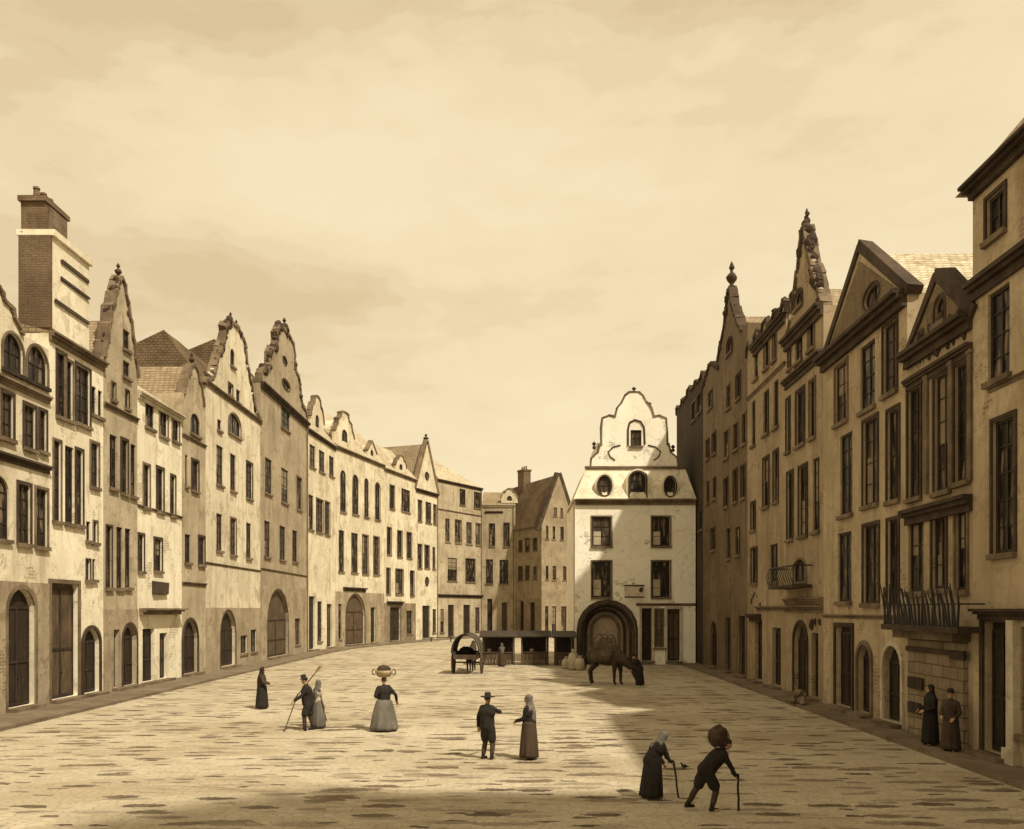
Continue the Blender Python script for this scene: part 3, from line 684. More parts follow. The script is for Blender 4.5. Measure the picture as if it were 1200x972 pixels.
# L: corner house: side wall 604-633 (own front) and a gable end facing the square
h = HL('corner_house', 'brown corner house with steep umber roof and chimney, gable end to the right', P604, P633, brown_w, (633, 617), depth=5.6)
W0 = h.W; zr = EYE+(HY-557)*.1185
for (yt, yb) in ((632, 646), (664, 680)): h.row(620, yt, yb, [(608, 612), (616, 620), (625, 629)])
h.ground(609, 614, 705, 'rect'); h.ground(621, 627, 706, 'rect')
h.roofdef = None; h.finish()
bm = BM(); x0, x1, d = -8.5, W0+.25, 5.6
v = [bm.verts.new(p) for p in ((x0, -.4, h.eave), (x1, -.4, h.eave), (x1, d/2, zr), (x0, d/2, zr-.4), (x0, d+.2, h.eave), (x1, d+.2, h.eave))]
for f in ((0, 1, 2, 3), (3, 2, 5, 4), (0, 3, 4), (1, 5, 2), (0, 4, 5, 1)): bm.faces.new([v[i] for i in f])
rf = link('roof', bm, roof_d, h.root); h.chimney(-2.2, d/2, zr-1.6, zr+1.9, 1.7, 1.2, roof=rf, pots=3)
# gable end wall, local +x side of the block
e = House.__new__(House); e.p0 = Vector(P633); yv = Vector((-h.u.y, h.u.x)); e.u = yv; e.W = 5.6; e.p1 = e.p0+yv*5.6
e.root = tag(empty('gable_end', (0, 0, 0)), None); e.root.parent = h.root; e.root.location = (W0, 0, 0); e.root.rotation_euler = (0, 0, PI/2)
e.wall = brown_w; e.depth = .45; e.eave = h.eave; e.holes = []; e.gable = ('triangle',); e.gspan = (0, 1); e.roofdef = None
e.outline = [(0, 0), (5.6, 0), (5.6, h.eave), (2.8, zr-.05), (0, h.eave)]; e.gp = [(5.95, h.eave-.5), (2.8, zr), (-.35, h.eave-.5)]
def flat(e):     # its windows belong straight to the gable end
    bm = BM(); poly_slab(bm, e.outline, e.holes, -.36, 0)
    return bm
for (yt, yb, xs) in ((596, 606, [(647, 651), (655, 658)]), (618, 633, [(638, 641), (646, 649), (655, 659)]), (664, 680, [(638, 641), (646, 650), (658, 662)])):
    z1, z0 = EYE+(HY-yt)*.1185, EYE+(HY-yb)*.1185
    for a, b in xs:
        a, b = e.U(a), e.U(b)
        if b-a > .15: window(max(.2, a)-0, b, z0, z1, 'rect', e.root) if False else e.holes.append(opening(a, b, z0, z1, 'rect')) or e.__dict__.setdefault('wl', []).append((a, b, z0, z1))
for a, b in ((637, 641), (645, 650), (656, 662)):
    a, b = e.U(a), e.U(b); e.holes.append(opening(a, b, .25, 4.4, 'rect')); e.wl.append((a, b, .25, 4.4))
bm = BM(); poly_slab(bm, e.outline, e.holes, -.36, -.005); 
me_ = link('gable_wall', bm, brown_w, h.root); me_.matrix_parent_inverse = Matrix(); me_.location = (W0, 0, 0); me_.rotation_euler = (0, 0, PI/2)
for a, b, z0, z1 in e.wl:
    wn = window(a, b, z0, z1, 'rect', h.root); wn.location = (W0+.33, 0, 0); wn.rotation_euler = (0, 0, PI/2)
cp = e.coping(trim_d, .35); cp.parent = h.root; cp.location = (W0+.33, 0, 0); cp.rotation_euler = (0, 0, PI/2)
bpy.data.objects.remove(e.root)

# ------------------------------------------------------------------ the white house at the end of the square
CY = 61.0
h = House('white_gabled_house', 'white house closing the street, with ornate curved gable and a great arched gateway', (4.5, CY), (13.12, CY), white_w, EYE+(HY-587)*.061, depth=9)
def cz(y): return EYE+(HY-y)*.061
def cu(x): return (x-CX)*.061-4.5
ga, gb, gt = cu(681), cu(742), cz(708)
gateway = opening(ga, gb, .12, gt, 'arch'); h.holes.append(gateway)
for (x0, x1) in ((694, 716), (764, 785)):
    for (y0, y1) in ((606, 640), (658, 700)):
        u0, u1, z0, z1 = cu(x0), cu(x1), cz(y1), cz(y0); h.holes.append(opening(u0, u1, z0, z1, 'rect'))
        wn = window(u0, u1, z0, z1, 'rect', h.root, surround=trim_b)
        bm = BM(); box(bm, u0+.1, (u0+u1)/2-.04, .1, .125, z0+.08, (z0+z1)/2, .005); link('blind', bm, cloth_l, wn)
for (x0, x1, y0, win) in ((752, 764, 713, 0), (766, 779, 713, 1), (782, 797, 714, 0)):
    u0, u1 = cu(x0), cu(x1); z0 = .25 if not win else 1.2
    h.holes.append(opening(u0, u1, z0, cz(y0), 'rect'))
    if win: window(u0, u1, z0, cz(y0), 'rect', h.root, fm=frame_l)
    else: door(u0, u1, z0, cz(y0), 'rect', h.root, mat=door_m if x0 < 760 else door_b, surround=trim_l)
h.cornice(h.eave, trim_b, .35, .3); h.cornice(cz(708), trim_b, .14, .14, u0=gb+.2, name='string_course')
# gateway moulding and vault behind
bm = BM()
for k, (r0, y0, y1) in enumerate(((.32, -.12, .1), (.12, -.05, .2))):
    ring(bm, shrink(gateway, -r0, ga, gb, .12, gt), shrink(gateway, -r0+.17, ga, gb, .12, gt), y0-.002*k, -.003)
link('arch_moulding', bm, trim_d, h.root)
# doors of the gateway, set deep
bm = BM(); poly_slab(bm, [(.02, 0), (h.W-.02, 0), (h.W-.02, h.eave-.02), (.02, h.eave-.02)], [gateway], .356, 1.5); link('vault', bm, arch_in, h.root); h.bodyfront = 1.51
bm = BM(); poly_slab(bm, shrink(gateway, -.05, ga, gb, .12, gt), [], 1.38, 1.5); bk_ = link('gateway_wall', bm, arch_in, h.root)
for r0, yy in ((.02, .5), (.35, 1.2), (.75, 1.25)):
    bm = BM(); ring(bm, shrink(gateway, r0, ga, gb, .12, gt), shrink(gateway, r0+.2, ga, gb, .12, gt), yy, yy+.14); link('arch_rib', bm, trim_b if r0 > .5 else trim_d, bk_)
# mansard: sloping storey
zm0, zm1 = h.eave+.1, cz(547); W = h.W
bm = BM(); a0, a1, b0, b1 = -.1, W+.05, cu(688), cu(806)
fr = [(a0, -.1, zm0), (a1, -.1, zm0), (b1, .9, zm1), (b0, .9, zm1)]; bk = [(a0, 8.8, zm0), (a1, 8.8, zm0), (b1, 7.5, zm1), (b0, 7.5, zm1)]
vf = [bm.verts.new(p) for p in fr]; vb = [bm.verts.new(p) for p in bk]
bm.faces.new(vf); bm.faces.new(vb[::-1])
for i in range(4): bm.faces.new((vf[i], vf[(i+1) % 4], vb[(i+1) % 4], vb[i]))
rf = link('mansard_roof', bm, paper, h.root)
bm = BM(); box(bm, b0-.1, b1+.1, .74, 1.1, zm1, zm1+.16, .02); link('roof_moulding', bm, trim_b, rf)
for (x0, x1, y0, y1, st) in ((701, 716, 558, 582, 'round'), (738, 757, 553, 585, 'arch'), (779, 792, 559, 583, 'round')):
    u0, u1, z0, z1 = cu(x0), cu(x1), cz(y1)+.08, cz(y0)
    o_ = opening(u0-.22, u1+.22, z0-.12, z1+.22, st); hl = opening(u0, u1, z0, z1, st)
    bm = BM(); poly_slab(bm, o_, [hl], -.0, .9); d_ = link('dormer', bm, paper, rf); 
    wn = window(u0, u1, z0, z1, st, d_, sill=False)
    bm = BM(); ring(bm, shrink(hl, -.1, u0, u1, z0, z1), shrink(hl, -.003, u0, u1, z0, z1), -.06, -.003); link('surround', bm, trim_d, d_)
# ornate gable
g_r = [(797, 547), (796, 536), (788, 529), (786, 521), (784, 520), (784, 500), (783, 489), (776, 486), (768, 487), (765, 476), (760, 470), (756, 462), (751, 458)]
right = [(cu(x)-.0, cz(y)+.1) for x, y in g_r]
gc = (cu(745.5))
left = [(2*gc-u, z) for u, z in right[::-1]]; out = right+left
gw = opening(cu(741), cu(754), cz(520), cz(501), 'rect')
bm = BM(); poly_slab(bm, out, [gw], .92, 1.3); box(bm, cu(702), cu(789), 1.303, 6, zm1, cz(515)); gbl = link('gable', bm, white_w, h.root)
wn = window(cu(741), cu(754), cz(520), cz(501), 'rect', gbl); wn.location.y = .92
bm = BM()
pts = [(cu(x), .9, cz(y)) for x, y in ((738, 520), (738, 500), (740, 492), (746, 489), (753, 491), (757, 498), (758, 518))]; tube(bm, pts, .07, 6)
for sx in (-1, 1):
    tube(bm, [(gc+sx*1.0, .9, cz(519)), (gc+sx*1.5, .9, cz(521)), (gc+sx*1.9, .9, cz(527)), (gc+sx*1.75, .9, cz(533)), (gc+sx*1.4, .9, cz(537))], .05, 6)
link('gable_moulding', bm, trim_d, gbl)
cp = h.coping(trim_b, .09, pts=out); cp.parent = gbl; cp.location = (0, .97, 0)
for (x, y, hh) in ((751, 457, .45), (698, 524, .55), (792, 527, .5), (735, 470, .3), (764, 473, .3)):
    bm = BM(); lathe(bm, [(.12, 0), (.14, hh*.3), (.06, hh*.45), (.17, hh*.7), (.03, hh)], 8, (cu(x) if x != 751 else gc, 1.1, cz(y)+.05), .1); link('finial', bm, trim_d, gbl)
bm = BM(); box(bm, cu(730), cu(753), -.9, -.84, cz(701), cz(686), .02); sg = link('sign_board', bm, trim_l, h.root)
bm = BM(); tube(bm, [(cu(741), 0, cz(684)), (cu(741), -1.0, cz(684))], .03, 6); box(bm, cu(730), cu(753), -.92, -.902, cz(701), cz(699.5)); box(bm, cu(730), cu(753), -.92, -.902, cz(687.5), cz(686)); blobv(bm, (cu(749), -.92, cz(692)), (.14, .03, .16), .3, 1); link('sign_bracket', bm, iron, sg)
h.finish()

# ------------------------------------------------------------------ right row
def HR(name, label, a, b, *args, **k):
    pa = rp(a) if isinstance(a, (int, float)) else a; pb = rp(b) if isinstance(b, (int, float)) else b
    return House(name, label, pa, pb, *args, **k)
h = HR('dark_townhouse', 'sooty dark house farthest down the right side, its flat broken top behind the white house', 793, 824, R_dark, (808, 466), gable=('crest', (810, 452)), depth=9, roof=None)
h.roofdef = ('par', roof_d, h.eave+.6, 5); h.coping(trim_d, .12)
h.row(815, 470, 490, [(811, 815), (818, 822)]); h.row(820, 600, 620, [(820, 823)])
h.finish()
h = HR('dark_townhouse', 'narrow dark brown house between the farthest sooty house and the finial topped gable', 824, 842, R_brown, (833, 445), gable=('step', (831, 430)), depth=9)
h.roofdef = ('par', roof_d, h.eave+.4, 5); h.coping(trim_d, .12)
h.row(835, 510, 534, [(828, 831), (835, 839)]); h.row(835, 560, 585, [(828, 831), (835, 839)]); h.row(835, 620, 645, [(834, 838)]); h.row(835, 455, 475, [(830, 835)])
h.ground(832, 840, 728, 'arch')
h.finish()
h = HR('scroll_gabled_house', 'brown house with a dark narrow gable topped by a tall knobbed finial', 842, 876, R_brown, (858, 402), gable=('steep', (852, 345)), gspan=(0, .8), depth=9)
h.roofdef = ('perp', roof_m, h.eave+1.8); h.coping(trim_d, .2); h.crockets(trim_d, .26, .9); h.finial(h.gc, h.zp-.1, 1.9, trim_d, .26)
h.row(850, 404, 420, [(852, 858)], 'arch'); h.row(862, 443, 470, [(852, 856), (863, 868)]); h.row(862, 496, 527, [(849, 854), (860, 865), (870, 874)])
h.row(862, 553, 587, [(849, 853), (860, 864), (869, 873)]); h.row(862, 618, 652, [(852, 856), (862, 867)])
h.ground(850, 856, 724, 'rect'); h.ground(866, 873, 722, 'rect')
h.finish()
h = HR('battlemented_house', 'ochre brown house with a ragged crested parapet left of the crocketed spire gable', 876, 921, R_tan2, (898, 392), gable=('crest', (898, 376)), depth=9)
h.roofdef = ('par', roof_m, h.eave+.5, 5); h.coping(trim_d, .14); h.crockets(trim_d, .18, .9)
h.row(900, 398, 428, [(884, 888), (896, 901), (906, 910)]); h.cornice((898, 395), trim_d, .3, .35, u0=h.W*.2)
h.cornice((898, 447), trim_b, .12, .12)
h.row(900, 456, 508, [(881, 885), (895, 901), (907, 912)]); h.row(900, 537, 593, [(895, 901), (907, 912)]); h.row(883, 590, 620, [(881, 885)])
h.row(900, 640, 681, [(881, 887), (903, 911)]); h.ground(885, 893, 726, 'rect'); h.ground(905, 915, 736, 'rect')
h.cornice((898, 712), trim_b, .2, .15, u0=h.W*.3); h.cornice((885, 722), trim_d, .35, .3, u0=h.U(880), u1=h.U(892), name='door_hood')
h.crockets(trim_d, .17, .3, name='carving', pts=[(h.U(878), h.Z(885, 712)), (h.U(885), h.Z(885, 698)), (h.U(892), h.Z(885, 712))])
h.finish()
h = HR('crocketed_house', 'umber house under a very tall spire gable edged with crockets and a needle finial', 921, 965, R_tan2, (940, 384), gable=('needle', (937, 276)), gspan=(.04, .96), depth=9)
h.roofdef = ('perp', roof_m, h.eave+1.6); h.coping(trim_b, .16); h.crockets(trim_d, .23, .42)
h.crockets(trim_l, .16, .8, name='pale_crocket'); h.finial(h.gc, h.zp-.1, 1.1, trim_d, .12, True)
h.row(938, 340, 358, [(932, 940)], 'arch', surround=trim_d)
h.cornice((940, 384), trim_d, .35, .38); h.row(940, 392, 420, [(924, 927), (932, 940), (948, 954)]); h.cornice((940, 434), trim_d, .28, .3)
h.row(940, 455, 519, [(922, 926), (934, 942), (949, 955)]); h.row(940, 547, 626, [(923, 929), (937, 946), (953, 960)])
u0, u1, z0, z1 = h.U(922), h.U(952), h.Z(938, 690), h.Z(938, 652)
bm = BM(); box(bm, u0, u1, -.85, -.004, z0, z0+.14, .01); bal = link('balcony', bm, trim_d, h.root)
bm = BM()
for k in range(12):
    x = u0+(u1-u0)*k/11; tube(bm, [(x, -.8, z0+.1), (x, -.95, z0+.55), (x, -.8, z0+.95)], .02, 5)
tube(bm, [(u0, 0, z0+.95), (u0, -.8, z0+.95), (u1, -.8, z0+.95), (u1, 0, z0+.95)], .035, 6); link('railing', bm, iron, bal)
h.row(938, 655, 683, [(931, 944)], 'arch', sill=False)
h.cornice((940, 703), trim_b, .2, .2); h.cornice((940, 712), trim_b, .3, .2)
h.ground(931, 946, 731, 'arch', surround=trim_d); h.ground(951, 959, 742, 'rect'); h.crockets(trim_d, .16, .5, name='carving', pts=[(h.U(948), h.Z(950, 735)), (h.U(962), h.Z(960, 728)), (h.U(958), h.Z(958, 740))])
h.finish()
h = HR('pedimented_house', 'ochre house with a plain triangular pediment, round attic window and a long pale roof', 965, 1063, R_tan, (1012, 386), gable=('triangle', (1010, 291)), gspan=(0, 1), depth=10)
h.roofdef = None
h.coping(trim_d, .26)
h.cornice((1012, 386), trim_d, .45, .42)
h.row(1022, 333, 360, [(1014, 1030)], 'round', surround=trim_d)
h.row(1016, 402, 478, [(980, 993), (1009, 1024), (1036, 1051)]); h.row(1020, 494, 592, [(985, 998), (1013, 1028), (1041, 1053)]); h.row(1020, 616, 706, [(983, 997), (1013, 1029), (1041, 1053)])
h.ground(980, 999, 735, 'rect', surround=trim_d); h.ground(1006, 1021, 756, 'arch', surround=trim_b); h.ground(1036, 1057, 757, 'arch', surround=trim_l)
h.cornice((1012, 722), trim_b, .12, .1)
h.finish()
bm = BM(); gc_ = h.W/2; zr_ = h.zp-.15          # one big roof running back and towards the near end
v = [bm.verts.new(p) for p in ((.05, .37, h.eave), (h.W-.05, .37, h.eave), (gc_, .37, zr_), (.05, 10, h.eave), (h.W-.05, 10, h.eave), (gc_, 10, zr_))]
for f in ((0, 1, 2), (5, 4, 3), (0, 2, 5, 3), (1, 4, 5, 2), (0, 3, 4, 1)): bm.faces.new([v[i] for i in f])
link('roof', bm, roof_p, h.root)
def tympanum(h, mat, hole):
    c = h.W/2; zb_ = h.eave+.42; H_ = h.zp-h.eave; bm = BM(); f_ = .8
    poly_slab(bm, [(c-h.W/2*f_, zb_), (c+h.W/2*f_, zb_), (c, h.eave+H_*.86)], [hole], -.03, -.003); link('tympanum', bm, mat, h.root)
tympanum(h, R_brown, [q for q in shrink(h.holes[0], -.06, h.U(1014), h.U(1030), h.Z(1022, 360), h.Z(1022, 333))])
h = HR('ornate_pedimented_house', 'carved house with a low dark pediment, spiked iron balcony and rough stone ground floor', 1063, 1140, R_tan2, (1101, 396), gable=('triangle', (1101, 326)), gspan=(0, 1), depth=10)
h.roofdef = ('perp', roof_p, h.zp-.1); h.coping(trim_d, .22); h.cornice((1101, 396), trim_d, .4, .35); h.cornice((1101, 428), trim_d, .2, .25)
h.crockets(trim_d, .13, .35, name='carving', pts=[(.4, h.Z(1101, 412)), (h.W-.4, h.Z(1101, 412))])
h.crockets(trim_d, .15, .4, name='carving', pts=[(h.gc-1.6, h.eave+.35), (h.gc+1.6, h.eave+.35)])
h.row(1101, 349, 375, [(1096, 1108)], 'arch', surround=trim_d); _t = shrink(h.holes[0], -.06, h.U(1096), h.U(1108), h.Z(1101, 375), h.Z(1101, 349))
h.row(1101, 440, 573, [(1064, 1078), (1096, 1112), (1121, 1134)]); h.cornice((1101, 594), trim_d, .3, .35)
h.row(1101, 607, 690, [(1066, 1081), (1094, 1108), (1121, 1134)])
zt_ = min(p[1] for p in _t); bm = BM(); c_ = h.W/2; poly_slab(bm, [(c_-h.W*.4, min(h.eave+.4, zt_-.05)), (c_+h.W*.4, min(h.eave+.4, zt_-.05)), (c_, h.eave+(h.zp-h.eave)*.88)], [_t], -.03, -.003); link('tympanum', bm, R_brown, h.root)
for px in (1087, 1116, 1138):
    bm = BM(); u = h.U(px); box(bm, u-.1, u+.1, -.08, -.004, h.Z(1101, 575), h.Z(1101, 436), .01); box(bm, u-.14, u+.14, -.1, -.003, h.Z(1101, 436), h.Z(1101, 432), .01); link('pilaster', bm, trim_b, h.root)
zb = h.Z(1101, 733)
bm = BM(); box(bm, -.1, h.W+.75, -.78, -.004 if False else -.15, zb-.16, zb, .01); box(bm, -.1, h.W-.05, -.16, -.004, zb-.15, zb-.01); bal = link('balcony', bm, trim_d, h.root)
bm = BM(); box(bm, .1, h.W-.1, -.5, -.004, zb-.42, zb-.164, .01); link('bracket', bm, trim_b, bal)
bm = BM(); k = 0; x = 0
while x < h.W+.7:
    ln = random.uniform(-.16, .16); tube(bm, [(x, -.7, zb-.02), (x+ln, -.74, zb+.55), (x+ln*2, -.80-random.uniform(0, .08), zb+1.0+random.uniform(-.15, .3))], [.036, .034, .014], 5); x += random.uniform(.1, .2)
tube(bm, [(-.05, 0, zb+.6), (-.05, -.74, zb+.6), (h.W+.7, -.74, zb+.6), (h.W+.7, -.05, zb+.6)], .022, 5); link('railing', bm, iron, bal)
ug0, ug1 = .35, h.W-.25
bm = BM(); box(bm, ug0, ug1, -.12, -.003, .12, zb-.45, .01); st = link('stone_facing', bm, rough_stone, h.root)
for (px0, px1, y0, y1) in ((1071, 1088, 798, 812), (1071, 1085, 829, 842), (1120, 1138, 760, 770)):
    bm = BM(); box(bm, max(ug0+.05, h.U(px0)), h.U(px1), -.2, -.123, h.Z(1101, y1), h.Z(1101, y0), .01); link('hatch', bm, frame_d, st)
bm = BM(); box(bm, ug0, ug1, -.2, -.123, h.Z(1101, 766), h.Z(1101, 760), .01); box(bm, ug0, ug1, -.17, -.1235, h.Z(1101, 745), h.Z(1101, 741), .01); link('string_course', bm, trim_d, st)
h.finish()
yN0 = 3.6
h = HR('tall_corner_house', 'tall plain ochre house cut by the right edge, under a hipped roof', 1140, (11.83+.0228*yN0, yN0), R_tan, (1160, 206), depth=10)
h.cornice(h.eave, trim_d, .42, .26); h.roofdef = ('par', roof_m, h.eave+4.2, 3.2, -.35, h.W, 1.2, .1)
h.row(1167, 227, 279, [(1157, 1177), (1225, 1250)]); h.cornice((1170, 318), trim_d, .3, .35); h.row(1170, 339, 442, [(1159, 1181), (1228, 1255)]); h.cornice((1170, 452), trim_b, .1, .1, u0=h.U(1160), u1=h.U(1205))
h.row(1176, 493, 650, [(1165, 1187), (1232, 1262)])
h.ground(1154, 1182, 729, 'rect', surround=trim_d); h.cornice((1176, 717), trim_d, .35, .2, u0=h.U(1150)); h.ground(1196, 1212, 735, 'rect', win=True); h.ground(1235, 1262, 729, 'rect')
bm = BM(); u0, u1 = h.U(1185), h.U(1194); box(bm, u0, u1, -.14, -.004, .12, h.Z(1188, 727), .01); box(bm, u0-.08, u1+.08, -.2, -.005, .121, .5, .01); link('pilaster', bm, trim_l, h.root)
h.finish()
# unseen tall house, added beyond the right edge to throw the foreground shade
h = HR('added_shade_house', 'unseen tall stepped gable house added beyond the right edge to shade the foreground', (11.9, 3.4), (11.66, -12), R_brown, 27.5, gable=('step', 35.0), depth=11)
h.roofdef = ('perp', roof_d, 34.0)
for z in (2.5, 6.5, 10.5, 14.5, 18.5, 22):
    for u in (1.5, 4.5, 7.5, 10.5, 13.5):
        h.holes.append(opening(u, u+1.1, z, z+2, 'rect')); window(u, u+1.1, z, z+2, 'rect', h.root)
h.finish()

# ------------------------------------------------------------------ people and animals
def capsule(bm, a, b, ra, rb, seg=14):
    a = Vector(a); b = Vector(b); d = (b-a); L_ = d.length
    if L_ < 1e-5: d = Vector((0, 0, 1))
    d.normalize(); pts = []; rad = []
    for k in range(5):
        t = PI/2*k/4; pts.append(a-d*ra*math.cos(t)); rad.append(max(.0008, ra*math.sin(t)))
    for k in range(5):
        t = PI/2*k/4; pts.append(b+d*rb*math.sin(t)); rad.append(max(.0008, rb*math.cos(t)))
    tube(bm, pts, rad, seg)
def ell(bm, c, r, rot=None):
    g = bmesh.ops.create_uvsphere(bm, u_segments=18, v_segments=12, radius=1)
    M_ = Matrix.Translation(c) @ (rot.to_4x4() if rot else Matrix()) @ Matrix.Diagonal((*r, 1))
    bmesh.ops.transform(bm, matrix=M_, verts=g['verts'])
def remeshed(name, bm, mat, parent, vox, smooth=2, fold=0):
    """fuse overlapping limbs into one continuous skin"""
    me = bpy.data.meshes.new(name); bm.to_mesh(me); bm.free()
    o = bpy.data.objects.new(name, me); C.objects.link(o)
    m = o.modifiers.new('r', 'REMESH'); m.mode = 'VOXEL'; m.voxel_size = vox; m.use_smooth_shade = True
    if smooth: s = o.modifiers.new('s', 'SMOOTH'); s.iterations = smooth; s.factor = .5
    dg = bpy.context.evaluated_depsgraph_get(); me2 = bpy.data.meshes.new_from_object(o.evaluated_get(dg))
    o.modifiers.clear(); o.data = me2; bpy.data.meshes.remove(me); me2.name = name
    me2.materials.clear(); me2.materials.append(mat); o.name = name
    if fold:
        co = [v_.co.copy() for v_ in me2.vertices]; no = [n_.vector.copy() for n_ in me2.vertex_normals]; flat_ = []
        for q_, n_ in zip(co, no):
            f_ = mnoise.noise(Vector((q_.x*9, q_.y*9, q_.z*3)))*.6+mnoise.noise(Vector((q_.x*22, q_.y*22, q_.z*9)))*.35
            flat_ += list(q_+n_*fold*f_)
        me2.vertices.foreach_set('co', flat_); me2.update()
    if parent: o.parent = parent
    return o
def joint(a, b, l1, l2, pole):
    a = Vector(a); b = Vector(b); d = b-a; L_ = min(d.length, (l1+l2)*.999); d.normalize(); b = a+d*L_
    x = (l1*l1-l2*l2+L_*L_)/(2*L_); hh = math.sqrt(max(0, l1*l1-x*x)); p = Vector(pole); p = (p-d*p.dot(d)).normalized()
    return a+d*x+p*hh, b
def hand(bm, wrist, d, side, s=1.0, curl=.5):
    """palm, four unequal curled fingers and a thumb; d = pointing direction, side = thumb side"""
    d = Vector(d).normalized(); side = Vector(side); side = (side-d*side.dot(d)).normalized(); nrm = d.cross(side)
    if nrm.z > 0: nrm = -nrm
    w_ = Vector(wrist); pc = w_+d*.05*s
    for k in (-1, 0, 1): capsule(bm, w_+side*k*.014*s, w_+d*.088*s+side*k*.026*s, .017*s, .015*s, 8)
    for k, ln in enumerate((.068, .078, .073, .056)):
        b0 = w_+d*.088*s+side*(.031-.0205*k)*s; dd = (d+nrm*curl*.6).normalized(); b1 = b0+dd*ln*.5*s; d2 = (d+nrm*curl*2).normalized(); b2 = b1+d2*ln*.45*s
        capsule(bm, b0, b1, .0105*s, .0095*s, 8); capsule(bm, b1, b2, .0095*s, .008*s, 8)
    t0 = w_+d*.03*s+side*.025*s; t1 = t0+(side*.7+d*.8).normalized()*.04*s; t2 = t1+(d+nrm*curl).normalized()*.03*s
    capsule(bm, t0, t1, .013*s, .0115*s, 8); capsule(bm, t1, t2, .0115*s, .009*s, 8)

def person(loc, rz, label, group=None, h=1.7, lean=0, hip=.0, nod=0, footL=(-.1, 0), footR=(.1, 0), handL=(-.3, .05, .78), handR=(.3, .05, .78), dress=None, top=None, legs=None, hat=None, shawl=None, hair='short', turn=0, apron=None, fat=1.0, look=None):
    """local +Y is forward. hands in metres for a 1.7 m figure."""
    fat *= 1.2; k = h/1.7; root = tag(empty('person', (loc[0], loc[1], loc[2] if len(loc) > 2 else 0), rz), label, 'person', group)
    S_ = lambda p: Vector(p)*k
    hz = .90-hip; pel = Vector((0, 0, hz)); ax = Vector((0, math.sin(lean), math.cos(lean)))
    fw = Vector((0, math.cos(lean), -math.sin(lean)))
    chest = pel+ax*.36; sh = pel+ax*.50; neck = pel+ax*.56
    na = lean+nod; hax = Vector((0, math.sin(na), math.cos(na))); hfw = Vector((math.sin(turn)*.0, math.cos(na), -math.sin(na)))
    head = neck+hax*.15+hfw*.02
    bm = BM()
    ell(bm, S_(pel+ax*.02), Vector((.155, .11, .12))*k); capsule(bm, S_(pel), S_(chest), .12*k, .125*k)
    ell(bm, S_(chest), Vector((.165, .11, .17))*k, Matrix.Rotation(-lean, 3, 'X')); capsule(bm, S_(sh+Vector((-.14, 0, -.03))), S_(sh+Vector((.14, 0, -.03))), .062*k, .062*k)
    capsule(bm, S_(sh-ax*.02), S_(neck+hax*.06), .058*k, .052*k)
    Rm = Matrix.Rotation(-na, 3, 'X')
    ell(bm, S_(head+hax*.02-hfw*.01), Vector((.075, .092, .095))*k, Rm); ell(bm, S_(head-hax*.05+hfw*.025), Vector((.056, .062, .065))*k, Rm)
    capsule(bm, S_(head+hfw*.082+hax*.012), S_(head+hfw*.105-hax*.022), .009*k, .014*k, 8)           # nose
    capsule(bm, S_(head+hfw*.078+hax*.03+Vector((-.035, 0, 0))), S_(head+hfw*.078+hax*.03+Vector((.035, 0, 0))), .010*k, .010*k, 8)  # brow
    capsule(bm, S_(head+hfw*.084-hax*.05+Vector((-.018, 0, 0))), S_(head+hfw*.084-hax*.05+Vector((.018, 0, 0))), .009*k, .009*k, 8)  # lips
    ell(bm, S_(head+hfw*.066-hax*.09), Vector((.025, .022, .02))*k)
    for s in (-1, 1): ell(bm, S_(head+Vector((s*.077, 0, 0))-hax*.01), Vector((.012, .02, .03))*k, Rm)
    arms = []; lg = []
    for s, f_, ht in ((-1, footL, handL), (1, footR, handR)):
        hp = pel+Vector((s*.09, 0, -.03)); ank = Vector((f_[0], f_[1], .075+(f_[2] if len(f_) > 2 else 0)))
        kn, ank = joint(hp, ank, .41, .40, (s*.1, 1, .1)); lg.append((hp, kn, ank))
        capsule(bm, S_(hp), S_(kn), .085*k, .055*k); capsule(bm, S_(kn), S_(kn.lerp(ank, .3)), .053*k, .056*k); capsule(bm, S_(kn.lerp(ank, .3)), S_(ank), .056*k, .036*k)
        capsule(bm, S_(ank+Vector((0, -.03, -.04))), S_(ank+Vector((s*.02, .13, -.05))), .035*k, .028*k)
        shp = sh+Vector((s*.18, 0, -.03)); el, wr = joint(shp, Vector(ht), .29, .26, (s*.5, -.6, -.5)); arms.append((shp, el, wr))
        capsule(bm, S_(shp), S_(el), .05*k, .038*k); capsule(bm, S_(el), S_(wr), .038*k, .026*k)
        hand(bm, S_(wr), wr-el, (-s*.8, .5, .3), k)
    remeshed('body', bm, skin, root, .0085)
    for s in (-1, 1):
        b2 = BM(); ell(b2, S_(head+hfw*.079+hax*.012+Vector((s*.03, 0, 0))), Vector((.012, .010, .010))*k); link('eye', b2, iron, root, True)
    # clothes
    top = top or cloth_k; legs = legs or top; f = fat
    b2 = BM()
    ell(b2, S_(chest), Vector((.19*f, .14*f, .2))*k, Matrix.Rotation(-lean, 3, 'X')); capsule(b2, S_(pel-Vector((0, 0, .0))), S_(chest), .15*k*f, .145*k*f)
    capsule(b2, S_(sh+Vector((-.14, 0, -.02))), S_(sh+Vector((.14, 0, -.02))), .078*k, .078*k); capsule(b2, S_(sh), S_(neck), .075*k, .066*k)
    for a, e_, w_ in arms:
        capsule(b2, S_(a), S_(e_), .07*k, .056*k); capsule(b2, S_(e_), S_(e_.lerp(w_, .9)), .056*k, .046*k)
    if dress is None:
        for s in (-1, 1): hp_, kn_, _a = lg[0 if s < 0 else 1]; capsule(b2, S_(hp_), S_(hp_.lerp(kn_, .8)), .125*k, .12*k); capsule(b2, S_(pel), S_(pel+Vector((0, -.04, -.16))), .12*k, .11*k)
    remeshed('coat' if dress is None else 'bodice', b2, top, root, .014, 2, .03)
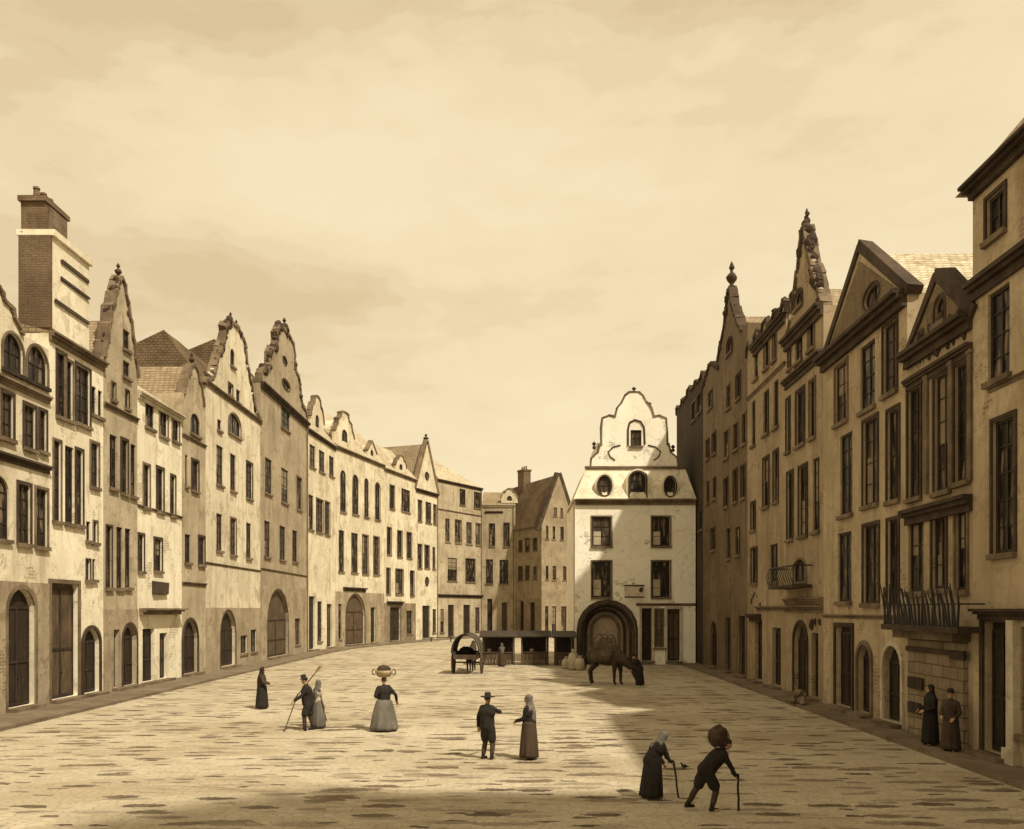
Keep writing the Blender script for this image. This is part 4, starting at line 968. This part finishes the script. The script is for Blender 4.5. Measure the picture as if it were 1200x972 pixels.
    if dress is None:
        b2 = BM()
        for hp, kn, ank in lg: capsule(b2, S_(hp), S_(kn), .1*k, .075*k); capsule(b2, S_(kn), S_(kn.lerp(ank, .75)), .075*k, .062*k)
        remeshed('breeches', b2, legs, root, .014, 2, .025)
    for hp, kn, ank in lg:
        b2 = BM(); capsule(b2, S_(kn.lerp(ank, .75)), S_(ank), .055*k, .05*k); capsule(b2, S_(ank+Vector((0, -.03, -.035))), S_(ank+Vector((0, .13, -.045))), .045*k, .036*k)
        remeshed('boot', b2, cloth_k, root, .012)
    if dress is not None:     # long skirt with folds, hem just off the ground
        b2 = BM(); rings = []; n = 40; wd = dress[1] if isinstance(dress, tuple) else .3; dm = dress[0] if isinstance(dress, tuple) else dress
        zt = hz+.12; ph = random.random()*6
        for j in range(12):
            t = j/11; z = zt*(1-t)+.06*t; r = (.15*f+(wd*1.12-.15*f)*t**.65); cx, cy = 0, ax.y*.12*(1-t)
            amp = .07*t
            rings.append([b2.verts.new(S_((cx+r*(1+amp*math.sin(9*a+ph)+amp*.5*math.sin(5*a+2*ph))*math.cos(a), cy+r*.95*(1+amp*math.sin(9*a+ph))*math.sin(a), z))) for a in [2*PI*i/n for i in range(n)]])
        for A, B in zip(rings, rings[1:]):
            for i in range(n): b2.faces.new((A[i], A[(i+1) % n], B[(i+1) % n], B[i]))
        b2.faces.new(rings[0]); b2.faces.new(rings[-1][::-1]); link('skirt', b2, dm, root, True)
    if apron:
        b2 = BM(); n = 9; rr = []
        for j in range(7):
            t = j/6; z = (hz+.08)*(1-t)+.25*t; rr.append([b2.verts.new(S_(((-1+2*i/(n-1))*(.1+.09*t), (.135+(.17)*t**.8)*1.0-.05*abs(-1+2*i/(n-1))**2, z))) for i in range(n)])
        for A, B in zip(rr, rr[1:]):
            for i in range(n-1): b2.faces.new((A[i], A[i+1], B[i+1], B[i]))
        a_ = link('apron', b2, apron, root, True); sm_ = a_.modifiers.new('t', 'SOLIDIFY'); sm_.thickness = .012
    # hair and headgear
    b2 = BM()
    if shawl:       # hood falling over the shoulders
        ell(b2, S_(head+hax*.02-hfw*.03), Vector((.098, .108, .115))*k, Rm); capsule(b2, S_(head-hfw*.05), S_(sh-fw*.02), .085*k, .13*k)
        capsule(b2, S_(sh+Vector((-.12, 0, -.05))-fw*.02), S_(sh+Vector((.12, 0, -.05))-fw*.02), .105*k, .105*k); capsule(b2, S_(chest-fw*.03), S_(pel+ax*.15-fw*.03), .165*k, .15*k)
        remeshed('shawl', b2, shawl, root, .014, 2, .035)
    else:
        ell(b2, S_(head+hax*.035-hfw*.022), Vector((.083, .09, .09))*k, Rm); 
        if hair == 'bun': ell(b2, S_(head-hfw*.11+hax*.02), Vector((.045, .045, .045))*k)
        elif hair == 'long': capsule(b2, S_(head-hfw*.04), S_(neck-fw*.04), .07*k, .07*k)
        remeshed('hair', b2, cloth_b, root, .012)
    if hat:
        b2 = BM(); br, ch = hat
        lathe(b2, [(br, -.012), (br, .0), (.088, .012), (.082, ch*.8), (.07, ch), (.01, ch+.005)], 24); 
        bmesh.ops.transform(b2, matrix=Matrix.Translation(S_(head+hax*.07)) @ Matrix.Rotation(-na*.9, 4, 'X') @ Matrix.Scale(k, 4), verts=b2.verts); link('hat', b2, cloth_k, root, True)
    root['_'] = 0; del root['_']
    def world(p): return root.matrix_basis @ S_(p)
    bpy.context.view_layer.update()
    return root, world, dict(head=head, wr=[a[2] for a in arms], el=[a[1] for a in arms], hax=hax, neck=neck)
def PX(px, y): return ((px-CX)/F*y, y)
def stick(name, label, cat, a, b, r=.018, mat=None, hook=False):
    a = Vector(a); b = Vector(b); bm = BM(); n = 7; pts = []
    for i in range(n): p = a.lerp(b, i/(n-1)); pts.append(p+Vector((random.uniform(-1, 1), random.uniform(-1, 1), 0))*r*.4*(0 < i < n-1)-a)
    if hook: 
        dv = Vector((hook, 0, 0)); pts += [pts[-1]+dv*.04+Vector((0, 0, .03)), pts[-1]+dv*.1+Vector((0, 0, .02)), pts[-1]+dv*.12+Vector((0, 0, -.02))]
    tube(bm, pts, r, 8); o = link(name, bm, mat or wood); o.location = a
    return tag(o, label, cat)

E_, W_, CAM = -PI/2, PI/2, PI
# 1 far left cloaked figure facing right
X, Y = PX(307, 33.6)
person((X, Y), E_, 'farthest cloaked walker at the left, near the houses, one forearm held out', h=1.62, dress=(cloth_k, .24), top=cloth_b, shawl=cloth_k, handR=(.2, .38, 1.05), handL=(-.2, .3, 1.0), nod=.15)
# 2 man in hat with staff and a broom over the shoulder
X, Y = PX(361, 27.6)
_, wd, J = person((X, Y), W_+.25, 'man in tall hat leaning on a staff and shouldering a broom', h=1.72, top=cloth_k, legs=cloth_b, hat=(.14, .13), lean=.1, nod=.15, footL=(-.1, .1), footR=(.12, -.16), handL=(-.22, .42, .98), handR=(.18, .14, 1.36), fat=1.05)
hw = wd(J['wr'][0]); stick('walking_staff', 'thin staff planted on the paving by the man with the broom', 'staff', (hw.x-.32, hw.y-.05, 0), (hw.x+.1, hw.y+.03, 1.22))
hw = wd(J['wr'][1]); a = Vector((hw.x-.35, hw.y-.02, hw.z-.45)); b = Vector((hw.x+.36, hw.y+.05, hw.z+.46))
br = empty('broom', a); tag(br, 'broom slanting up over the shoulder of the man in tall hat', 'broom')
bm = BM(); tube(bm, [(0, 0, 0), (b-a)*.5, b-a], .018, 8); link('handle', bm, wood, br)
bm = BM(); d = (b-a).normalized()
for i in range(26):
    q = Vector((random.uniform(-1, 1), random.uniform(-1, 1), random.uniform(-.5, .5)))*.07; tube(bm, [b-a-d*.08, b-a+d*.12+q*.6, b-a+d*.3+q], [.012, .009, .003], 4)
link('bristles', bm, straw, br)
# companion behind him
X, Y = PX(373, 28.1)
person((X, Y), E_+.9, 'woman in faded skirt standing close behind the man with broom', h=1.56, dress=(cloth_g, .25), top=cloth_l, shawl=cloth_g, apron=cloth_l)
# 3 woman with basket on head
X, Y = PX(450, 27.5)
_, wd, J = person((X, Y), 0+.35, 'stout woman in wide dark skirt carrying a basket on her head', h=1.72, dress=(cloth_g, .40), top=cloth_k, fat=1.15, hair='bun', handL=(-.16, .1, 1.05), handR=(.42, .02, .95))
hp = wd(J['head']); bk = empty('basket', (hp.x, hp.y, hp.z+.10)); tag(bk, 'round wicker basket with ring handles balanced on the stout woman\'s head', 'basket')
bm = BM(); lathe(bm, [(.13, 0), (.2, .03), (.27, .13), (.30, .23), (.27, .23), (.24, .14), (.02, .06)], 24, jit=.01); link('bowl', bm, straw, bk, True)
for s in (-1, 1): bm = BM(); tube(bm, [(s*.29+s*.09*math.sin(t), 0, .17+.09*math.cos(t)) for t in [PI*i/8 for i in range(9)]], .018, 6); link('handle', bm, cloth_b, bk)
bm = BM(); blobv(bm, (0, 0, .24), (.22, .22, .16), .12, 3); link('load', bm, cloth_b, bk, True)
# 4 man pointing, 5 woman in shawl
X, Y = PX(571, 22.3)
person((X, Y), E_+.9, 'man in wide brimmed hat stretching one arm towards the shawled woman', h=1.66, top=cloth_k, legs=cloth_b, hat=(.2, .11), handR=(.03, .55, 1.2), handL=(-.32, .02, .85), footL=(-.13, -.02), footR=(.13, .03), fat=1.08)
X, Y = PX(620, 22.3)
person((X, Y), W_-.3, 'shawled woman facing the man in the wide brimmed hat', h=1.66, dress=(cloth_b, .24), top=cloth_k, shawl=cloth_g, handL=(-.1, .33, 1.02), handR=(.12, .33, 1.0), nod=.1)
# 6 old stooping person with cane, 7 bent man with bundle
X, Y = PX(763, 17.7)
_, wd, J = person((X, Y), E_+.35, 'stooping hooded old figure in long cloak with a bent cane', h=1.42, lean=.5, nod=.1, dress=(cloth_k, .27), top=cloth_k, shawl=cloth_g, handR=(.1, .52, .86), handL=(-.12, .42, .8), fat=1.1)
hw = wd(J['wr'][1]); stick('cane', 'dark cane under the hand of the stooping hooded figure', 'cane', (hw.x+.14, hw.y-.03, 0), (hw.x+.05, hw.y, hw.z+.02), .02, cloth_k, -1)
X, Y = PX(828, 16.6)
_, wd, J = person((X, Y), E_+.15, 'bent man striding right under a big round bundle, nearest the viewer', h=1.55, lean=.72, nod=-.1, hip=.03, footL=(-.1, -.42), footR=(.1, .08), handR=(.12, .62, .70), handL=(-.16, .42, 1.1), top=cloth_k, legs=cloth_b, fat=1.05)
hw = wd(J['wr'][1]); stick('cane', 'straight cane in the hand of the man under the bundle', 'cane', (hw.x+.06, hw.y, 0), (hw.x+.05, hw.y, hw.z+.04), .022, cloth_k)
hp = wd(J['head']); bd = empty('bundle', (hp.x-.13, hp.y, hp.z+.03)); tag(bd, 'big round dark bundle carried on the bent man\'s head and neck', 'bundle')
bm = BM(); ell(bm, (-.05, 0, .12), (.22, .23, .22))
for i in range(11): a = random.uniform(0, 6.28); e_ = random.uniform(-.6, 1.4); ell(bm, (-.05+.17*math.cos(a)*math.cos(e_), .17*math.sin(a)*math.cos(e_), .12+.19*math.sin(e_)), [random.uniform(.06, .12)]*3)
remeshed('sack', bm, cloth_b, bd, .015, 1, .04); bd.scale = (.88, .88, .88)
bm = BM(); tube(bm, [(-.05+.235*math.cos(t), .245*math.sin(t)*.3, .12+.235*math.sin(t)) for t in [2*PI*i/16 for i in range(16)]], .014, 5, closed=True); link('cord', bm, wood, bd)
# 8, 9 by the stone wall
person((11.72, 23.9, .12), W_, 'cloaked figure by the rough stone wall, left of the pair', h=1.66, dress=(cloth_k, .22), top=cloth_k, shawl=cloth_k, handL=(-.15, .25, 1.0), handR=(.15, .25, 1.0))
person((11.78, 22.9, .12), W_+.6, 'hatted figure by the rough stone wall, right of the pair', h=1.6, dress=(cloth_b, .24), top=cloth_b, hat=(.12, .1), handL=(-.2, .2, .95), handR=(.15, .25, 1.0))

# bird
X, Y = PX(802, 20.9); bd = empty('bird', (X, Y, 0), 2.6); bd.scale = (.75, .75, .75); tag(bd, 'small dark bird on the paving beside the stooping figure', 'bird')
bm = BM(); ell(bm, (0, 0, .1), (.1, .055, .055)); capsule(bm, (.07, 0, .12), (.1, 0, .18), .03, .024); capsule(bm, (-.08, 0, .1), (-.17, 0, .1), .025, .012); ell(bm, (.11, 0, .19), (.03, .024, .024)); capsule(bm, (.13, 0, .19), (.165, 0, .183), .008, .003)
for s in (-1, 1): capsule(bm, (0, s*.02, .07), (.01, s*.02, .008), .007, .005); capsule(bm, (0, s*.02, .008), (.04, s*.025, .006), .005, .004)
remeshed('body', bm, cloth_k, bd, .006, 1)

def horse(loc, rz, label, mat, neck_pose='up', k=1.0):
    root = tag(empty('horse', (loc[0], loc[1], 0), rz), label, 'horse'); bm = BM(); V3 = lambda x, y, z: Vector((x, y, z))*k
    # local +X forward
    ell(bm, V3(0, 0, 1.12), Vector((.62, .27, .30))*k); ell(bm, V3(.5, 0, 1.12), Vector((.32, .24, .34))*k); ell(bm, V3(-.55, 0, 1.18), Vector((.36, .27, .33))*k)
    ell(bm, V3(.1, 0, 1.02), Vector((.55, .27, .27))*k)
    if neck_pose == 'up': n1, n2, hd, mz = V3(.6, 0, 1.3), V3(1.0, 0, 1.72), V3(1.1, 0, 1.72), V3(1.42, 0, 1.42)
    else: n1, n2, hd, mz = V3(.62, 0, 1.2), V3(1.15, 0, .75), V3(1.2, 0, .7), V3(1.4, 0, .22)
    capsule(bm, n1-V3(.1, 0, .1), n1.lerp(n2, .5), .29*k, .22*k); capsule(bm, n1.lerp(n2, .5), n2, .21*k, .15*k)
    capsule(bm, hd, hd.lerp(mz, .5), .12*k, .095*k); capsule(bm, hd.lerp(mz, .5), mz, .09*k, .065*k)
    for s in (-1, 1):
        capsule(bm, hd+V3(-.04, s*.06, .08), hd+V3(-.04, s*.08, .2), .035*k, .01*k)
        fx = .06*s
        capsule(bm, V3(.5, s*.15, .98), V3(.52+fx, s*.16, .56), .15*k, .085*k); capsule(bm, V3(.52+fx, s*.16, .56), V3(.52+fx, s*.16, .14), .075*k, .055*k); capsule(bm, V3(.52+fx, s*.16, .14), V3(.57+fx, s*.16, .04), .045*k, .055*k)
        capsule(bm, V3(-.6, s*.15, 1.05), V3(-.52-fx, s*.17, .78), .19*k, .11*k); capsule(bm, V3(-.52-fx, s*.17, .78), V3(-.76-fx, s*.16, .52), .12*k, .075*k); capsule(bm, V3(-.76-fx, s*.16, .52), V3(-.72-fx, s*.16, .14), .07*k, .055*k); capsule(bm, V3(-.72-fx, s*.16, .14), V3(-.67-fx, s*.16, .04), .045*k, .055*k)
    remeshed('body', bm, mat, root, .022)
    b2 = BM(); capsule(b2, V3(-.88, 0, 1.28), V3(-1.0, 0, 1.0), .05*k, .07*k); capsule(b2, V3(-1.0, 0, 1.0), V3(-.98, 0, .55), .07*k, .02*k); remeshed('tail', b2, cloth_k, root, .018)
    b2 = BM()
    for i in range(9): p = n1.lerp(n2, i/8)+V3(-.08, 0, .14 if neck_pose == 'up' else .17); capsule(b2, p, p+V3(-.05, .07, -.16), .05*k, .02*k)
    remeshed('mane', b2, cloth_k, root, .018)
    return root
# wheel helper
def wheel(c, r, axis_parent, seg=28):
    bm = BM(); tube(bm, [(0, r*math.cos(t), r*math.sin(t)) for t in [2*PI*i/seg for i in range(seg)]], .055, 6, closed=True); wh = link('wheel', bm, wood, axis_parent); wh.location = c
    bm = BM(); tube(bm, [(-.14, 0, 0), (.14, 0, 0)], .11, 12); link('hub', bm, wood, wh)
    for i in range(12):
        t = 2*PI*i/12; b2 = BM(); tube(b2, [(0, .08*math.cos(t), .08*math.sin(t)), (0, r*math.cos(t), r*math.sin(t))], .026, 6); link('spoke', b2, wood, wh)
    return wh
# covered cart with horse
X, Y = PX(548, 52.5)
ct = tag(empty('covered_cart', (X, Y, 0), -.08), 'two wheeled cart with a hooped canvas cover, seen end on in mid street', 'cart')
for s in (-1, 1): wheel((s*.88, 0, .68), .66, ct)
bm = BM(); tube(bm, [(-.95, 0, .68), (.95, 0, .68)], .05, 8); link('axle', bm, iron, ct)
bm = BM(); box(bm, -.7, .7, -1.1, 1.1, .92, 1.0); box(bm, -.74, -.66, -1.1, 1.1, 1.003, 1.35); box(bm, .66, .74, -1.1, 1.1, 1.003, 1.35); box(bm, -.655, .655, 1.02, 1.1, 1.003, 1.35); box(bm, -.655, .655, -1.1, -1.04, 1.003, 1.2); link('cart_bed', bm, wood, ct)
bm = BM(); rg = []
for j in range(9):
    y = -1.2+2.4*j/8; rr = []
    for ro in (1, 0):
        rr.append([bm.verts.new(((.80+.03*ro+.012*math.sin(j*3.1))*math.cos(t), y, 1.3+(1.12+.03*ro-.03*(j % 2))*math.sin(t))) for t in [PI*i/16 for i in range(17)]])
    rg.append(rr[0]+rr[1][::-1])
for A, B in zip(rg, rg[1:]):
    n = len(A)
    for i in range(n): bm.faces.new((A[i], A[(i+1) % n], B[(i+1) % n], B[i]))
bm.faces.new(rg[0]); bm.faces.new(rg[-1][::-1]); link('canvas_cover', bm, load_m, ct, False)
for y in (-1.22, 0, 1.2): 
    bm = BM(); tube(bm, [(.83*math.cos(t), y, 1.3+1.15*math.sin(t)) for t in [PI*i/16 for i in range(17)]], .035, 6); link('hoop', bm, iron, ct)
for s in (-1, 1): bm = BM(); tube(bm, [(s*.5, 1.1, .95), (s*.42, 2.2, 1.02), (s*.36, 3.3, 1.1)], .04, 6); link('shaft', bm, wood, ct)
bm = BM(); blobv(bm, (-.1, .3, 1.3), (.45, .6, .35), .15, 2); link('cargo', bm, cloth_k, ct, True)
horse((X+.12, Y+2.5), PI/2-.08, 'dark horse in the shafts of the covered cart', hide)

# loaded pack horse and groom before the gateway
X, Y = PX(716, 45)
horse((X-.25, Y), -.62, 'dark pack horse with lowered head under a canvas load before the gateway', hide, 'down', 1.28)
ld = tag(empty('pack_load', (X-.25, Y, 1.56), -.62), 'humped canvas load strapped on the back of the pack horse', 'load')
bm = BM(); capsule(bm, (-.38, 0, .32), (.28, 0, .33), .4, .38); capsule(bm, (-.35, -.4, -.1), (.3, -.4, -.05), .34, .32); capsule(bm, (-.35, .4, -.1), (.3, .4, -.05), .34, .32); capsule(bm, (-.4, 0, .15), (.35, 0, .25), .4, .36); ell(bm, (-.05, 0, .55), (.5, .38, .36)); remeshed('cover', bm, load_m, ld, .03, 1, .09)
for x in (-.45, -.1, .25):
    bm = BM(); tube(bm, [(x, .69*math.cos(t), .1+.96*math.sin(t)) for t in [PI*i/14-.1 for i in range(15)]], .025, 6); link('rope', bm, wood, ld)
X, Y = PX(750, 44)
person((X, Y), W_+.1, 'dark bent figure leading the pack horse by its lowered head', h=1.66, lean=.45, dress=(cloth_k, .22), top=cloth_k, hat=(.13, .1), handL=(-.1, .5, .8), handR=(.1, .5, .75))

# market stalls left of the gateway
def stall(x0, x1, y, label, canvas_m, items):
    root = tag(empty('market_stall', (x0, y, 0)), label, 'market stall', 'market stalls before the corner house'); w_ = x1-x0
    for x in (.06, w_-.06):
        for yy in (.06, 1.5): bm = BM(); box(bm, x-.05, x+.05, yy-.05, yy+.05, 0, 2.0+.25*(yy > 1), .008); link('post', bm, wood, root)
    bm = BM(); v = [bm.verts.new(p) for p in ((-.2, -.3, 1.98), (w_+.2, -.3, 1.98), (w_+.2, 1.8, 2.32), (-.2, 1.8, 2.32), (-.2, -.3, 2.04), (w_+.2, -.3, 2.04), (w_+.2, 1.8, 2.40), (-.2, 1.8, 2.40))]
    for f in ((3, 2, 1, 0), (4, 5, 6, 7), (0, 1, 5, 4), (1, 2, 6, 5), (2, 3, 7, 6), (3, 0, 4, 7)): bm.faces.new([v[i] for i in f])
    link('roof', bm, canvas_m, root)
    bm = BM(); box(bm, .12, w_-.12, .05, .75, .86, .93, .008); link('counter', bm, wood, root)
    bm = BM(); n = int(w_/.22)
    for i in range(n): a = .12+(w_-.24)*i/n; box(bm, a+.01, a+(w_-.24)/n-.01, .1, .13, .05, .855, .004)
    link('front_boards', bm, door_b, root)
    bm = BM(); box(bm, .12, w_-.12, 1.46, 1.49, .3, 1.95); link('back_panel', bm, frame_d, root)
    return root
stall(-2.1, .2, 60, 'longest open timber stall, left of the three by the gateway', frame_d, 0)
stall(.65, 2.6, 60.3, 'middle timber stall of the three before the corner house', door_m, 0)
stall(3.0, 4.35, 59.5, 'narrow boarded stall beside the gateway, right of the three', frame_d, 0)
for i, (x, r, lb) in enumerate(((-1.6, .17, 'round basket on the counter of the longest stall, left of two'), (-.7, .2, 'round basket on the counter of the longest stall, right of two'), (1.4, .18, 'round basket on the counter of the middle stall'))):
    b_ = tag(empty('basket', (x, (60 if x < .5 else 60.3)+.4, .932)), lb, 'basket', 'baskets on the stalls'); bm = BM(); lathe(bm, [(r*.7, 0), (r, .18), (r*.9, .18), (r*.6, .05)], 14, jit=.02); link('bowl', bm, straw, b_)
    bm = BM(); blobv(bm, (0, 0, .17), (r*.85, r*.85, .1), .2, 2); link('produce', bm, cloth_g, b_)
X, Y = PX(588, 58.5); person((X, Y), .3, 'lone dark figure at the counter of the longest stall', h=1.6, dress=(cloth_b, .24), top=cloth_b, shawl=cloth_g, handL=(-.15, .35, .98), handR=(.15, .35, .98))
for i, (px, y, hh, lb) in enumerate(((672, 55.5, 1.35, 'tallest pale cloth sack, standing left of the gateway'), (680, 55.0, .95, 'smaller pale sack slumped in front of the gateway'), (664, 56.5, .8, 'low pale sack against the narrow boarded stall'))):
    X, Y = PX(px, y); s_ = tag(empty('sack', (X, Y, 0)), lb, 'sack', 'pale sacks by the gateway'); bm = BM(); lathe(bm, [(.24, 0), (.34, .12), (.36, hh*.45), (.27, hh*.78), (.09, hh*.86), (.15, hh), (.02, hh*.97)], 14, jit=.07); link('cloth', bm, cloth_l, s_, True)
    bm = BM(); tube(bm, [(.095*math.cos(t), .095*math.sin(t), hh*.86) for t in [2*PI*i/10 for i in range(10)]], .02, 5, closed=True); link('tie', bm, wood, s_)
# bench by the far houses
X, Y = PX(517, 104); b_ = tag(empty('bench', (X-1.6, Y, 0), .1), 'long plank bench near the pale houses at the bend', 'bench')
bm = BM(); box(bm, 0, 3.2, 0, .4, .5, .58); link('seat', bm, door_m, b_)
for x in (.3, 2.7): bm = BM(); box(bm, x, x+.15, .04, .36, 0, .498); link('leg', bm, door_m, b_)
# heap of broken stones beside the spire house
X, Y = 11.83+.0228*34.3-1.0, 34.6
b_ = tag(empty('stone_heap', (X, Y, .12)), 'heap of broken stones on the pavement by the crocketed gable house', 'stones')
for i in range(22):
    a = random.uniform(0, 6.28); rr = random.random()*.55; bm = BM(); r = random.uniform(.09, .2); blobv(bm, (rr*math.cos(a)*.7, rr*math.sin(a)*1.6, r*.6+max(0, .4-rr*.8)*random.random()), (r, r*1.1, r*.75), .25, 1); link('stone', bm, trim_b, b_)
